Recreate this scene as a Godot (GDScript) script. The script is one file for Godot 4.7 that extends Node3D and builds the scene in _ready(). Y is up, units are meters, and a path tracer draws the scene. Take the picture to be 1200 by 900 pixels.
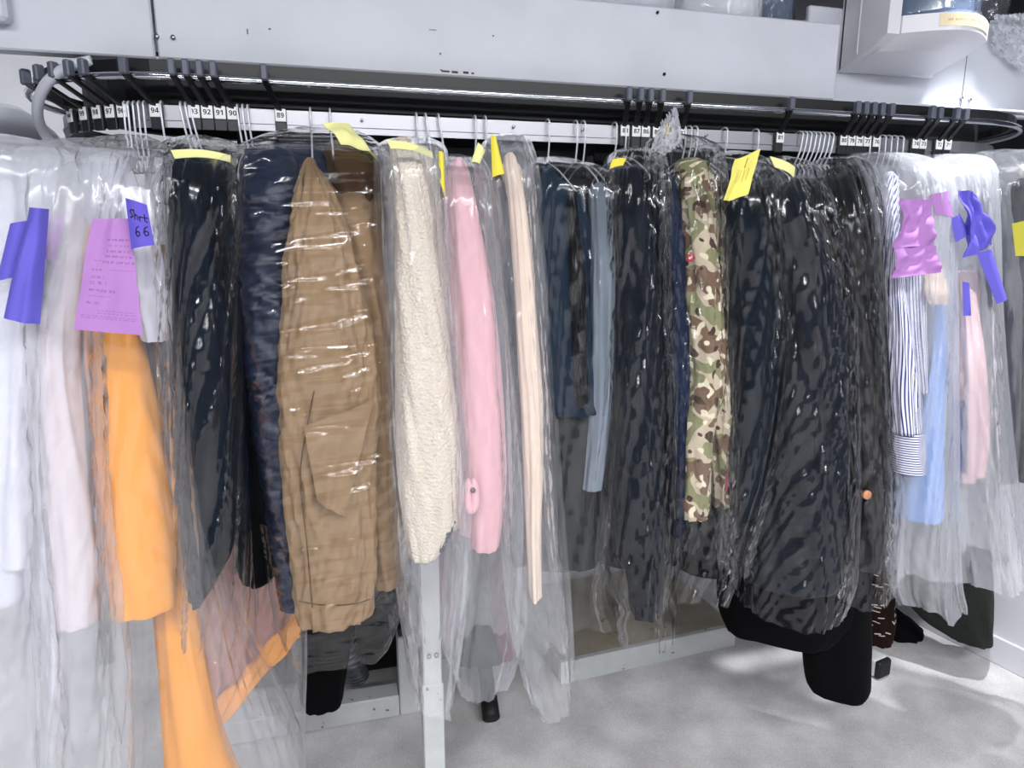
extends Node3D
# A dry cleaner's garment conveyor: bagged clothes hanging from a numbered rail under a white fascia.

const FOCAL := 800.0
const EYE := Vector3(0.0, 1.45, 0.0)
const RAIL_Z := -1.42
const RAIL_Y := 1.69

var lens: Basis
var nz := FastNoiseLite.new()
var used := {}
var M := {}
var rng := RandomNumberGenerator.new()


# ------------------------------------------------------------------ helpers
func at(px: float, py: float, z: float) -> Vector3:
	var d := lens * Vector3((px - 600.0) / FOCAL, -(py - 450.0) / FOCAL, -1.0)
	return EYE + d * (z / d.z)


func numbered(called: String) -> String:
	if not used.has(called):
		used[called] = 0
		return called
	used[called] += 1
	return "%s_%03d" % [called, used[called]]


func tag(o: Node, label: String, category: String, group := "", kind := "") -> void:
	if label != "":
		o.set_meta("label", label)
	if category != "":
		o.set_meta("category", category)
	if group != "":
		o.set_meta("group", group)
	if kind != "":
		o.set_meta("kind", kind)


func thing(called: String, base: Vector3, label: String, category: String, group := "") -> Node3D:
	var o := Node3D.new()
	o.name = numbered(called)
	add_child(o)
	o.position = base
	tag(o, label, category, group)
	return o


func to_mesh(a: Array, shift := Vector3.ZERO) -> ArrayMesh:
	var m := ArrayMesh.new()
	var b := a.duplicate()
	var v: PackedVector3Array = b[Mesh.ARRAY_VERTEX]
	b[Mesh.ARRAY_VERTEX] = Transform3D(Basis(), -shift) * v
	m.add_surface_from_arrays(Mesh.PRIMITIVE_TRIANGLES, b)
	return m


# world-space arrays as a part of a thing (or of a part: pass the same base)
func part(owner_node: Node3D, called: String, a: Array, mat: Material, label := "") -> MeshInstance3D:
	var base := owner_node.position
	if owner_node is MeshInstance3D and owner_node.get_parent() != self:
		base += (owner_node.get_parent() as Node3D).position
	var o := MeshInstance3D.new()
	o.name = called
	o.mesh = to_mesh(a, base)
	o.material_override = null
	(o.mesh as ArrayMesh).surface_set_material(0, mat)
	owner_node.add_child(o, true)
	if label != "":
		o.set_meta("label", label)
	return o


func solo(called: String, a: Array, mat: Material, base: Vector3, label: String, category: String, group := "") -> MeshInstance3D:
	var o := MeshInstance3D.new()
	o.name = numbered(called)
	o.mesh = to_mesh(a, base)
	(o.mesh as ArrayMesh).surface_set_material(0, mat)
	o.position = base
	add_child(o)
	tag(o, label, category, group)
	return o


func struct(called: String, a: Array, mat: Material, base := Vector3.ZERO) -> MeshInstance3D:
	var o := solo(called, a, mat, base, "", "")
	o.set_meta("kind", "structure")
	return o


func pack(v: PackedVector3Array, n: PackedVector3Array, uv: PackedVector2Array, ix: PackedInt32Array) -> Array:
	var a := []
	a.resize(Mesh.ARRAY_MAX)
	a[Mesh.ARRAY_VERTEX] = v
	a[Mesh.ARRAY_NORMAL] = n
	a[Mesh.ARRAY_TEX_UV] = uv
	a[Mesh.ARRAY_INDEX] = ix
	return a


func joined(list: Array) -> Array:
	var v := PackedVector3Array()
	var n := PackedVector3Array()
	var uv := PackedVector2Array()
	var ix := PackedInt32Array()
	for a in list:
		var k := v.size()
		v.append_array(a[Mesh.ARRAY_VERTEX])
		n.append_array(a[Mesh.ARRAY_NORMAL])
		uv.append_array(a[Mesh.ARRAY_TEX_UV])
		for i in a[Mesh.ARRAY_INDEX]:
			ix.append(i + k)
	return pack(v, n, uv, ix)


# grid of rows x cols points -> arrays; wrap closes the columns
func grid(p: PackedVector3Array, rows: int, cols: int, wrap: bool, uv: PackedVector2Array) -> Array:
	var n := PackedVector3Array()
	n.resize(p.size())
	var ix := PackedInt32Array()
	for i in rows:
		var i0 := maxi(i - 1, 0)
		var i1 := mini(i + 1, rows - 1)
		for j in cols:
			var j0 := j - 1
			var j1 := j + 1
			if wrap:
				if j0 < 0:
					j0 = cols - 2
				if j1 > cols - 1:
					j1 = 1
			else:
				j0 = maxi(j0, 0)
				j1 = mini(j1, cols - 1)
			var du := p[i * cols + j1] - p[i * cols + j0]
			var dv := p[i1 * cols + j] - p[i0 * cols + j]
			n[i * cols + j] = dv.cross(du).normalized()
	for i in rows - 1:
		for j in cols - 1:
			var a := i * cols + j
			ix.append_array([a, a + 1, a + cols, a + 1, a + cols + 1, a + cols])
	return pack(p, n, uv, ix)


func spow(c: float, e: float) -> float:
	return signf(c) * pow(absf(c), e)


func cr(k: Array, c: int, i: int, f: float) -> float:
	var n := k.size()
	var a: float = k[maxi(i - 1, 0)][c]
	var b: float = k[i][c]
	var d: float = k[mini(i + 1, n - 1)][c]
	var e: float = k[mini(i + 2, n - 1)][c]
	# monotone-ish: limited tangents keep the outline from overshooting
	var t0 := (d - a) * 0.5
	var t1 := (e - b) * 0.5
	if i == 0:
		t0 = d - b
	if i + 2 > n - 1:
		t1 = d - b
	var f2 := f * f
	var f3 := f2 * f
	return b * (2 * f3 - 3 * f2 + 1) + t0 * (f3 - 2 * f2 + f) + d * (3 * f2 - 2 * f3) + t1 * (f3 - f2)


# rows: [height, left, right(, z, half depth)] outline of a hanging form at distance z.
# o: n, m, pow, seed, folds [[amp, round, up, slant, ridged]], top / bottom "open" | "cap" | "cuff", edge
func loft(rows: Array, z: float, depth: float, o := {}) -> Array:
	var k := []
	for r in rows:
		var zz: float = r[3] if r.size() > 3 else z
		var dd: float = r[4] if r.size() > 4 else depth
		var l := at(r[1], r[0], zz)
		var g := at(r[2], r[0], zz)
		var c := (l + g) * 0.5
		var bd := Vector3(c.x, 0, c.z).normalized()
		var ad := Vector3(-bd.z, 0, bd.x)
		k.append([c.x, c.y, c.z, absf((g - l).dot(ad)) * 0.5, dd])
	return loft_at(k, o)


# the same from world rows: [x, y, z, half width, half depth]
func loft_at(k: Array, o := {}) -> Array:
	var n: int = o.get("n", 36)
	var m: int = o.get("m", 56)
	var e: float = 2.0 / float(o.get("pow", 2.3))
	var sd: float = float(o.get("seed", 1)) * 17.31
	var folds: Array = o.get("folds", [])
	var top: String = o.get("top", "cap")
	var bottom: String = o.get("bottom", "cap")
	var edge: float = o.get("edge", 0.0)
	var turn: float = o.get("turn", 0.0)
	var fin: float = o.get("fin", 0.0)
	var p := PackedVector3Array()
	var uv := PackedVector2Array()
	var cols := n + 1
	var total := 0.0
	var acc := [0.0]
	for i in k.size() - 1:
		total += Vector3(k[i][0], k[i][1], k[i][2]).distance_to(Vector3(k[i + 1][0], k[i + 1][1], k[i + 1][2])) + 0.4 * absf(k[i][3] - k[i + 1][3])
		acc.append(total)
	var rows_out := 0
	var ct := []
	var st := []
	for j in cols:
		var th := PI * 0.5 + TAU * float(j % n) / n
		ct.append(cos(th))
		st.append(sin(th))
	var last := []
	var seq := []
	for i in m + 1:
		seq.append([float(i) / m, 1.0, 0.0])
	if top == "cap":
		seq.push_front([0.0, 0.55, 0.0])
		seq.push_front([0.0, 0.03, 0.0])
	if bottom == "cap":
		seq.append([1.0, 0.5, 0.0])
		seq.append([1.0, 0.02, 0.0])
	elif bottom == "cuff":
		seq.append([1.0, 0.93, -0.001])
		seq.append([1.0, 0.88, 0.012])
		seq.append([1.0, 0.8, 0.06])
		seq.append([1.0, 0.02, 0.07])
	for s in seq:
		var d: float = s[0] * total
		var i := 0
		while i < k.size() - 2 and d > acc[i + 1]:
			i += 1
		var f: float = clampf((d - acc[i]) / maxf(acc[i + 1] - acc[i], 1e-6), 0, 1)
		var c := Vector3(cr(k, 0, i, f), cr(k, 1, i, f), cr(k, 2, i, f))
		var ha := maxf(cr(k, 3, i, f), 0.001)
		var hb := maxf(cr(k, 4, i, f), 0.001)
		var bd := Vector3(c.x, 0, c.z).normalized()
		if turn != 0.0:
			bd = bd.rotated(Vector3.UP, turn)
		var ad := Vector3(-bd.z, 0, bd.x)
		var per := PI * (ha + hb)
		var fade := smoothstep(0.0, 0.05, float(s[0])) * 0.8 + 0.2
		for j in cols:
			var cx: float = ct[j]
			var sx: float = st[j]
			var off := 0.0
			for w in folds:
				var yy: float = c.y * float(w[2]) + float(w[3]) * cx
				var v := nz.get_noise_3d(cx * float(w[1]) + sd, sx * float(w[1]) - sd, yy + sd * 0.37)
				if w[4] > 0:
					v = 0.55 - absf(v) * 2.2
				off += v * float(w[0])
			off *= fade * (0.3 + 0.7 * absf(sx))
			if fin > 0.0:
				# film lies on the cloth and never sinks into it
				off = maxf(off * (0.12 + 0.88 * absf(sx)) + 0.007, -0.003)
				off += fin * smoothstep(0.982, 1.0, absf(cx)) * fade
			var nd := (ad * (cx * hb) + bd * (sx * ha)).normalized()
			var q := c + (ad * (ha * spow(cx, e)) + bd * (hb * spow(sx, e))) * float(s[1]) + nd * off * float(s[1])
			q.y += float(s[2])
			if edge != 0.0:
				q.y += edge * nz.get_noise_2d(cx * 0.9 + sd, sx * 0.9 + 3.0) * smoothstep(0.75, 1.0, float(s[0]))
			p.append(q)
			uv.append(Vector2(float(j) / n * per, d - float(s[2])))
		rows_out += 1
	return grid(p, rows_out, cols, true, uv)


# a sheet hung between four corners (TL, TR, BR, BL as [px, py, z]); thick > 0 gives it a back and rims
func sheet(c: Array, o := {}) -> Array:
	var nx: int = o.get("nx", 14)
	var ny: int = o.get("ny", 18)
	var thick: float = o.get("thick", 0.0006)
	var sd: float = float(o.get("seed", 1)) * 7.7
	var folds: Array = o.get("folds", [])
	var bow: float = o.get("bow", 0.0)
	var curl: float = o.get("curl", 0.0)
	var q := []
	for k in c:
		q.append(at(k[0], k[1], k[2]) if k is Array else k)
	var nn: Vector3 = (q[1] - q[0]).cross(q[3] - q[0]).normalized()
	var out := []
	for side in [1.0, -1.0]:
		var p := PackedVector3Array()
		var uv := PackedVector2Array()
		for i in ny + 1:
			var v := float(i) / ny
			for j in nx + 1:
				var u := float(j) / nx
				var uu: float = u if side > 0 else 1.0 - u
				var b: Vector3 = q[0].lerp(q[1], uu).lerp(q[3].lerp(q[2], uu), v)
				var off := bow * sin(uu * PI) + curl * v * v
				for w in folds:
					var val := nz.get_noise_2d(uu * float(w[1]) + sd + float(w[3]) * v, v * float(w[2]) + sd)
					if w[4] > 0:
						val = 0.5 - absf(val) * 2.0
					off += val * float(w[0])
				b -= nn * (off + side * thick * 0.5)
				p.append(b)
				uv.append(Vector2(uu, v))
		out.append(grid(p, ny + 1, nx + 1, false, uv))
	return joined(out)


# round wire through points
func tube(pts: Array, r: float, seg := 8) -> Array:
	var p := PackedVector3Array()
	var uv := PackedVector2Array()
	var up := Vector3(0.13, 0.2, 0.97).normalized()
	var n := pts.size()
	for i in n + 2:
		var a := clampi(i - 1, 0, n - 1)
		var t: Vector3 = (pts[mini(a + 1, n - 1)] - pts[maxi(a - 1, 0)]).normalized()
		var s := t.cross(up).normalized()
		var b := s.cross(t).normalized()
		var rr := 0.0005 * r if i == 0 or i == n + 1 else r
		for j in seg + 1:
			var th := TAU * float(j % seg) / seg
			p.append(pts[a] + (s * cos(th) + b * sin(th)) * rr)
			uv.append(Vector2(float(j) / seg, float(i)))
	var g := grid(p, n + 2, seg + 1, true, uv)
	return g


func smooth_path(pts: Array, steps := 6) -> Array:
	var out := []
	for i in pts.size() - 1:
		var a: Vector3 = pts[maxi(i - 1, 0)]
		var b: Vector3 = pts[i]
		var c: Vector3 = pts[i + 1]
		var d: Vector3 = pts[mini(i + 2, pts.size() - 1)]
		for k in steps:
			out.append(b.cubic_interpolate(c, a, d, float(k) / steps))
	out.append(pts[-1])
	return out


func quad(l: Array, a: Vector3, b: Vector3, c: Vector3, d: Vector3) -> void:
	# a b c d seen clockwise from outside
	var n := (c - a).cross(b - a).normalized()
	n = (b - a).cross(c - a).normalized() * -1.0
	l.append([a, b, c, d, n])


func quads(l: Array) -> Array:
	var v := PackedVector3Array()
	var n := PackedVector3Array()
	var uv := PackedVector2Array()
	var ix := PackedInt32Array()
	for f in l:
		var k := v.size()
		for i in 4:
			v.append(f[i])
			n.append(f[4])
		uv.append_array([Vector2(0, 0), Vector2(1, 0), Vector2(1, 1), Vector2(0, 1)])
		ix.append_array([k, k + 1, k + 2, k, k + 2, k + 3])
	return pack(v, n, uv, ix)


# chamfered box; t places it
func box(size: Vector3, t: Transform3D, ch := 0.003) -> Array:
	var h := size * 0.5
	var c := minf(ch, minf(h.x, minf(h.y, h.z)) * 0.6)
	var l := []
	var ax := [Vector3.RIGHT, Vector3.UP, Vector3.BACK]
	for d in 3:
		var e := (d + 1) % 3
		var f := (d + 2) % 3
		for s in [-1.0, 1.0]:
			var o: Vector3 = ax[d] * h[d] * s
			var x: Vector3 = ax[e] * (h[e] - c)
			var y: Vector3 = ax[f] * (h[f] - c)
			if s > 0:
				quad(l, o - x - y, o - x + y, o + x + y, o + x - y)
			else:
				quad(l, o - x - y, o + x - y, o + x + y, o - x + y)
	# edges
	for d in 3:
		var e := (d + 1) % 3
		var f := (d + 2) % 3
		for s in [-1.0, 1.0]:
			for r in [-1.0, 1.0]:
				var a: Vector3 = ax[e] * h[e] * s + ax[f] * (h[f] - c) * r
				var b: Vector3 = ax[e] * (h[e] - c) * s + ax[f] * h[f] * r
				var z: Vector3 = ax[d] * (h[d] - c)
				if s * r > 0:
					quad(l, a - z, a + z, b + z, b - z)
				else:
					quad(l, a - z, b - z, b + z, a + z)
	# corners
	for sx in [-1.0, 1.0]:
		for sy in [-1.0, 1.0]:
			for sz in [-1.0, 1.0]:
				var a := Vector3(h.x * sx, (h.y - c) * sy, (h.z - c) * sz)
				var b := Vector3((h.x - c) * sx, h.y * sy, (h.z - c) * sz)
				var g := Vector3((h.x - c) * sx, (h.y - c) * sy, h.z * sz)
				if sx * sy * sz > 0:
					quad(l, a, g, b, b)
				else:
					quad(l, a, b, g, g)
	for q in l:
		for i in 4:
			q[i] = t * (q[i] as Vector3)
		q[4] = (t.basis * (q[4] as Vector3)).normalized()
	return quads(l)


func bx(c: Vector3, size: Vector3, ch := 0.003, turn := 0.0) -> Array:
	return box(size, Transform3D(Basis(Vector3.UP, turn), c), ch)


# flat outline in the (z, y) plane given thickness along x
func prism(pts: Array, x0: float, x1: float) -> Array:
	var l := []
	var n := pts.size()
	for i in n:
		var a: Vector2 = pts[i]
		var b: Vector2 = pts[(i + 1) % n]
		quad(l, Vector3(x0, a.y, a.x), Vector3(x0, b.y, b.x), Vector3(x1, b.y, b.x), Vector3(x1, a.y, a.x))
	for i in range(1, n - 1):
		for x in [x0, x1]:
			var p := Vector3(x, pts[0].y, pts[0].x)
			var q := Vector3(x, pts[i].y, pts[i].x)
			var r := Vector3(x, pts[i + 1].y, pts[i + 1].x)
			if x == x0:
				quad(l, p, r, q, q)
			else:
				quad(l, p, q, r, r)
	for f in l:
		# faces of no second triangle take their normal from the first
		f[4] = -((f[1] - f[0]) as Vector3).cross(f[2] - f[0]).normalized()
	return quads(l)


# bar between two points with a square section
func bar(a: Vector3, b: Vector3, w: float, h: float, ch := 0.002) -> Array:
	var z := (b - a).normalized()
	var x := Vector3.UP.cross(z)
	if x.length() < 0.01:
		x = Vector3.RIGHT
	x = x.normalized()
	var y := z.cross(x).normalized()
	return box(Vector3(w, h, a.distance_to(b)), Transform3D(Basis(x, y, z), (a + b) * 0.5), ch)


# rectangular section swept along a level path; closed if first == last
func ribbon(path: Array, y0: float, y1: float, th: float) -> Array:
	var l := []
	var n := path.size()
	var nor := []
	for i in n:
		var a: Vector3 = path[maxi(i - 1, 0)] if path[0] != path[-1] else path[(i - 1 + n - 1) % (n - 1)]
		var b: Vector3 = path[mini(i + 1, n - 1)] if path[0] != path[-1] else path[(i + 1) % (n - 1)]
		var t := (b - a).normalized()
		nor.append(Vector3(-t.z, 0, t.x))
	for i in n - 1:
		var o0: Vector3 = path[i] + nor[i] * th * 0.5
		var o1: Vector3 = path[i + 1] + nor[i + 1] * th * 0.5
		var i0: Vector3 = path[i] - nor[i] * th * 0.5
		var i1: Vector3 = path[i + 1] - nor[i + 1] * th * 0.5
		var dy := Vector3.UP
		quad(l, o0 + dy * y0, o0 + dy * y1, o1 + dy * y1, o1 + dy * y0)
		quad(l, i0 + dy * y0, i1 + dy * y0, i1 + dy * y1, i0 + dy * y1)
		quad(l, o0 + dy * y1, i0 + dy * y1, i1 + dy * y1, o1 + dy * y1)
		quad(l, o0 + dy * y0, o1 + dy * y0, i1 + dy * y0, i0 + dy * y0)
	return quads(l)


# the conveyor's outline, r metres round its two ends; level path, y = 0
const END_L := -0.22
const END_R := 1.52
const MID_Z := -1.70


func oval(r: float, steps := 18) -> Array:
	var out := [Vector3(END_L, 0, MID_Z + r)]
	for i in 13:
		out.append(Vector3(lerpf(END_L, END_R, float(i) / 12), 0, MID_Z + r))
	out.remove_at(0)
	for i in range(1, steps + 1):
		var a := PI * float(i) / steps
		out.append(Vector3(END_R + sin(a) * r, 0, MID_Z + cos(a) * r))
	for i in range(1, 13):
		out.append(Vector3(lerpf(END_R, END_L, float(i) / 12), 0, MID_Z - r))
	for i in range(1, steps + 1):
		var a := PI * float(i) / steps
		out.append(Vector3(END_L - sin(a) * r, 0, MID_Z - cos(a) * r))
	out[-1] = out[0]
	return out


# ------------------------------------------------------------------ textures
func img(n: int, f: Callable, nn := -1) -> ImageTexture:
	var h := n if nn < 0 else nn
	var im := Image.create(n, h, false, Image.FORMAT_RGB8)
	for y in h:
		for x in n:
			im.set_pixel(x, y, f.call(x, y))
	return ImageTexture.create_from_image(im)


func noise_tex(n: int, freq: float, kind: int, ridged := false, oct := 4, seed_ := 3, ramp: Gradient = null) -> ImageTexture:
	var q := FastNoiseLite.new()
	q.seed = seed_
	q.noise_type = kind
	q.frequency = freq
	q.fractal_octaves = oct
	q.fractal_type = FastNoiseLite.FRACTAL_RIDGED if ridged else FastNoiseLite.FRACTAL_FBM
	var im := q.get_seamless_image(n, n)
	im.convert(Image.FORMAT_RGB8)
	if ramp:
		for y in n:
			for x in n:
				im.set_pixel(x, y, ramp.sample(im.get_pixel(x, y).r))
	return ImageTexture.create_from_image(im)


func ramp(stops: Array) -> Gradient:
	var g := Gradient.new()
	var off := PackedFloat32Array()
	var col := PackedColorArray()
	for s in stops:
		off.append(s[0])
		col.append(s[1])
	g.offsets = off
	g.colors = col
	return g


func stroke(im: Image, pts: Array, w: float, c: Color) -> void:
	for i in pts.size() - 1:
		var a: Vector2 = pts[i]
		var b: Vector2 = pts[i + 1]
		var n := int(a.distance_to(b) * 2.0) + 1
		for k in n + 1:
			var q := a.lerp(b, float(k) / n)
			for y in range(int(q.y - w), int(q.y + w) + 1):
				for x in range(int(q.x - w), int(q.x + w) + 1):
					if x >= 0 and y >= 0 and x < im.get_width() and y < im.get_height() and Vector2(x, y).distance_to(q) <= w:
						im.set_pixel(x, y, c)


func words(im: Image, x0: int, x1: int, y: int, h: int, c: Color) -> void:
	# a printed line too small to read: letter-sized marks grouped into words
	var x := x0
	while x < x1:
		var len := rng.randi_range(3, 8)
		for i in len:
			if x >= x1:
				break
			var lw := maxi(1, h / 3)
			stroke(im, [Vector2(x, y), Vector2(x, y + h - 1)], 0.6, c)
			if rng.randf() < 0.6:
				stroke(im, [Vector2(x, y + rng.randi_range(0, h - 1)), Vector2(x + lw, y + rng.randi_range(0, h - 1))], 0.6, c)
			x += lw + 2
		x += h


# ------------------------------------------------------------------ materials
func plain(c: Color, rough := 0.6, metal := 0.0) -> StandardMaterial3D:
	var m := StandardMaterial3D.new()
	m.albedo_color = c
	m.roughness = rough
	m.metallic = metal
	return m


func cloth(c: Color, rough := 0.85, relief := 0.003, scale := 50.0, sheen := 0.04, tex: Texture2D = null) -> StandardMaterial3D:
	var m := plain(c, rough)
	m.metallic_specular = 0.5 if rough < 0.55 else 0.22
	m.heightmap_enabled = true
	m.heightmap_texture = tex if tex else M.weave
	m.heightmap_scale = relief
	m.uv1_scale = Vector3(scale, scale, 1)
	if sheen > 0:
		m.rim_enabled = true
		m.rim = sheen
		m.rim_tint = 0.6
	return m


func film(alpha: float, rough := 0.12, relief := 0.35, scale := 3.0, c := Color(0.93, 0.94, 0.97)) -> StandardMaterial3D:
	var m := StandardMaterial3D.new()
	m.albedo_color = Color(c.r, c.g, c.b, alpha)
	m.roughness = rough
	m.transparency = BaseMaterial3D.TRANSPARENCY_ALPHA
	m.cull_mode = BaseMaterial3D.CULL_DISABLED
	m.heightmap_enabled = true
	m.heightmap_texture = M.crumple
	m.heightmap_scale = relief
	m.uv1_scale = Vector3(scale, scale, 1)
	return m


func make_materials() -> void:
	M.tone = noise_tex(256, 0.03, FastNoiseLite.TYPE_SIMPLEX_SMOOTH, false, 5, 4, ramp([[0.2, Color(0.86, 0.86, 0.86)], [0.8, Color(1, 1, 1)]]))
	M.weave = img(64, func(x, y):
		var a := 0.5 + 0.5 * sin(x * TAU / 4.0) * (1.0 if (y / 2) % 2 == 0 else -1.0)
		return Color(a, a, a))
	M.fleece = noise_tex(256, 0.045, FastNoiseLite.TYPE_CELLULAR, false, 3, 8)
	M.crumple = noise_tex(512, 0.009, FastNoiseLite.TYPE_SIMPLEX_SMOOTH, true, 2, 11)
	M.grain = noise_tex(256, 0.06, FastNoiseLite.TYPE_SIMPLEX, false, 5, 5)

	M.film_clear = film(0.012, 0.14, 0.08, 1.2, Color(0.45, 0.47, 0.5))
	M.film_tight = film(0.012, 0.13, 0.25, 1.0, Color(0.45, 0.47, 0.5))
	M.film_tight.uv1_scale = Vector3(0.6, 5.0, 1)
	M.film_soft = film(0.085, 0.15, 0.04, 2.2)
	M.film_soft.uv1_scale = Vector3(3.0, 1.6, 1)
	M.film_mid = film(0.14, 0.16, 0.04, 2.2)
	M.film_mid.uv1_scale = Vector3(3.0, 1.6, 1)
	M.film_fog = film(0.28, 0.2, 0.03, 1.8)
	M.film_fog.uv1_scale = Vector3(3.0, 1.3, 1)

	M.paint = plain(Color(0.80, 0.81, 0.845), 0.45)
	M.paint.albedo_texture = noise_tex(512, 0.006, FastNoiseLite.TYPE_SIMPLEX_SMOOTH, false, 5, 21, ramp([[0.15, Color(0.965, 0.965, 0.965)], [0.5, Color(0.985, 0.985, 0.985)], [0.85, Color(1, 1, 1)]]))
	M.paint.uv1_triplanar = true
	M.paint.uv1_world_triplanar = true
	M.paint.uv1_scale = Vector3(1.3, 1.3, 1.3)
	M.wall = plain(Color(0.86, 0.86, 0.88), 0.8)
	M.wall.albedo_texture = M.paint.albedo_texture
	M.wall.uv1_triplanar = true
	M.wall.uv1_world_triplanar = true
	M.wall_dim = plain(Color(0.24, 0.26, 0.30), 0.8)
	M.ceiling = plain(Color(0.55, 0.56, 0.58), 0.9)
	var speck := RandomNumberGenerator.new()
	speck.seed = 12
	var cn := FastNoiseLite.new()
	cn.seed = 33
	cn.frequency = 0.004
	cn.fractal_octaves = 6
	var cim := cn.get_seamless_image(1024, 1024)
	var conc := Image.create(1024, 1024, false, Image.FORMAT_RGB8)
	for y in 1024:
		for x in 1024:
			var g := 0.80 + (cim.get_pixel(x, y).r - 0.5) * 0.2 + speck.randf_range(-0.09, 0.09)
			if speck.randf() < 0.004:
				g -= 0.14
			conc.set_pixel(x, y, Color(g, g * 0.985, g * 0.985))
	M.concrete = plain(Color(1, 1, 1), 0.8)
	M.concrete.albedo_texture = ImageTexture.create_from_image(conc)
	M.concrete.uv1_triplanar = true
	M.concrete.uv1_world_triplanar = true
	M.concrete.uv1_scale = Vector3(0.9, 0.9, 0.9)
	M.alu = plain(Color(0.66, 0.66, 0.68), 0.4, 1.0)
	M.chrome = plain(Color(0.85, 0.86, 0.88), 0.12, 1.0)
	M.wire = plain(Color(0.90, 0.91, 0.94), 0.35, 0.3)
	M.black = plain(Color(0.035, 0.04, 0.05), 0.45)
	M.black_soft = plain(Color(0.05, 0.055, 0.065), 0.6)
	M.grey_clip = plain(Color(0.34, 0.36, 0.41), 0.45)
	M.holder = plain(Color(0.12, 0.13, 0.16), 0.4)
	M.plate = plain(Color(0.95, 0.95, 0.95), 0.4)
	M.ink = plain(Color(0.03, 0.03, 0.04), 0.6)
	M.dark_panel = plain(Color(0.16, 0.175, 0.20), 0.6)
	M.white_steel = plain(Color(0.84, 0.85, 0.85), 0.4)
	M.white_steel.albedo_texture = noise_tex(512, 0.012, FastNoiseLite.TYPE_SIMPLEX, false, 5, 41, ramp([[0.0, Color(0.3, 0.27, 0.25)], [0.06, Color(0.6, 0.57, 0.55)], [0.1, Color(0.95, 0.95, 0.95)], [1.0, Color(1, 1, 1)]]))
	M.white_steel.uv1_triplanar = true
	M.white_steel.uv1_world_triplanar = true
	M.white_steel.uv1_scale = Vector3(2, 2, 2)
	M.screw = plain(Color(0.7, 0.71, 0.74), 0.3, 1.0)
	M.yellow_paper = plain(Color(0.92, 0.91, 0.62), 0.75)
	M.yellow_bright = plain(Color(0.92, 0.85, 0.28), 0.7)
	M.violet_paper = plain(Color(0.39, 0.36, 0.78), 0.75)
	M.lilac_paper = plain(Color(0.67, 0.47, 0.72), 0.8)


# ------------------------------------------------------------------ scene
func _ready() -> void:
	rng.seed = 77
	nz.seed = 5
	nz.noise_type = FastNoiseLite.TYPE_SIMPLEX_SMOOTH
	nz.frequency = 1.0
	nz.fractal_type = FastNoiseLite.FRACTAL_NONE
	lens = Basis.from_euler(Vector3(deg_to_rad(-11.8), deg_to_rad(-15.0), 0))
	var cam := Camera3D.new()
	cam.name = "camera"
	cam.transform = Transform3D(lens, EYE)
	cam.fov = rad_to_deg(2.0 * atan(450.0 / FOCAL))
	cam.near = 0.02
	add_child(cam)
	var we := WorldEnvironment.new()
	we.name = "environment"
	var env := Environment.new()
	env.background_mode = Environment.BG_COLOR
	env.background_color = Color(0.75, 0.8, 0.9)
	env.background_energy_multiplier = 0.3
	env.tonemap_mode = Environment.TONE_MAPPER_LINEAR
	env.tonemap_exposure = 1.68
	env.sdfgi_enabled = true
	env.ssao_enabled = true
	env.ssil_enabled = true
	we.environment = env
	add_child(we)
	make_materials()
	lamps()
	room()
	conveyor()
	fascia()
	floor_things()
	garments()


func lamps() -> void:
	# flat ceiling panels behind the photographer; one more added to brighten the back left
	var spots := [[-0.95, 1.0], [0.45, 1.0], [1.85, 1.0], [-0.3, 2.7], [1.2, 2.7], [-1.35, -2.3]]
	var names := ["towards the left wall, row behind the viewer", "in the middle of the row behind the viewer", "towards the right wall, row behind the viewer", "left of two by the front wall", "right of two by the front wall", "added over the back left corner to brighten the duct"]
	var glow := plain(Color(1, 1, 1), 0.5)
	glow.emission_enabled = true
	glow.emission = Color(0.95, 0.98, 1.0)
	glow.emission_energy_multiplier = 3.0
	for i in spots.size():
		var s: Array = spots[i]
		var c := Vector3(s[0], 2.73, s[1])
		var t := thing("ceiling_lamp", c, "flat white ceiling light panel " + names[i], "lamp", "light panels on the ceiling")
		part(t, "frame", bx(c, Vector3(1.24, 0.03, 0.34), 0.006), M.white_steel)
		part(t, "lamp_diffuser", bx(c + Vector3(0, -0.018, 0), Vector3(1.18, 0.006, 0.28), 0.002), glow)
		var l := AreaLight3D.new()
		l.name = "panel_light"
		l.area_size = Vector2(1.18, 0.28)
		l.light_color = Color(0.985, 0.99, 1.0)
		l.light_energy = 2.9 if i < 5 else 1.0
		l.shadow_enabled = true
		l.set("area_range", 12.0)
		l.rotation = Vector3(-PI / 2, 0, 0)
		t.add_child(l)
		l.position = Vector3(0, -0.024, 0)


	# a recessed downlight close to the bulkhead throws a scallop on its right-hand panel
	var dc := Vector3(1.56, 2.74, -1.18)
	var dt := thing("downlight", dc, "round recessed ceiling downlight above the dispenser", "lamp")
	part(dt, "trim_ring", tube([dc, dc + Vector3(0, 0.02, 0)], 0.055, 24), M.white_steel)
	part(dt, "lamp_lens", tube([dc + Vector3(0, -0.003, 0), dc + Vector3(0, 0.002, 0)], 0.04, 24), glow)
	var sp := SpotLight3D.new()
	sp.name = "downlight_beam"
	sp.light_color = Color(0.97, 0.98, 1.0)
	sp.light_energy = 3.2
	sp.spot_range = 6.0
	sp.spot_angle = 19.0
	sp.spot_angle_attenuation = 0.06
	sp.spot_attenuation = 2.0
	sp.light_size = 0.02
	sp.shadow_enabled = true
	sp.rotation = Vector3(-PI / 2, 0, 0)
	dt.add_child(sp)
	sp.position = Vector3(0, -0.01, 0)


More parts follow.
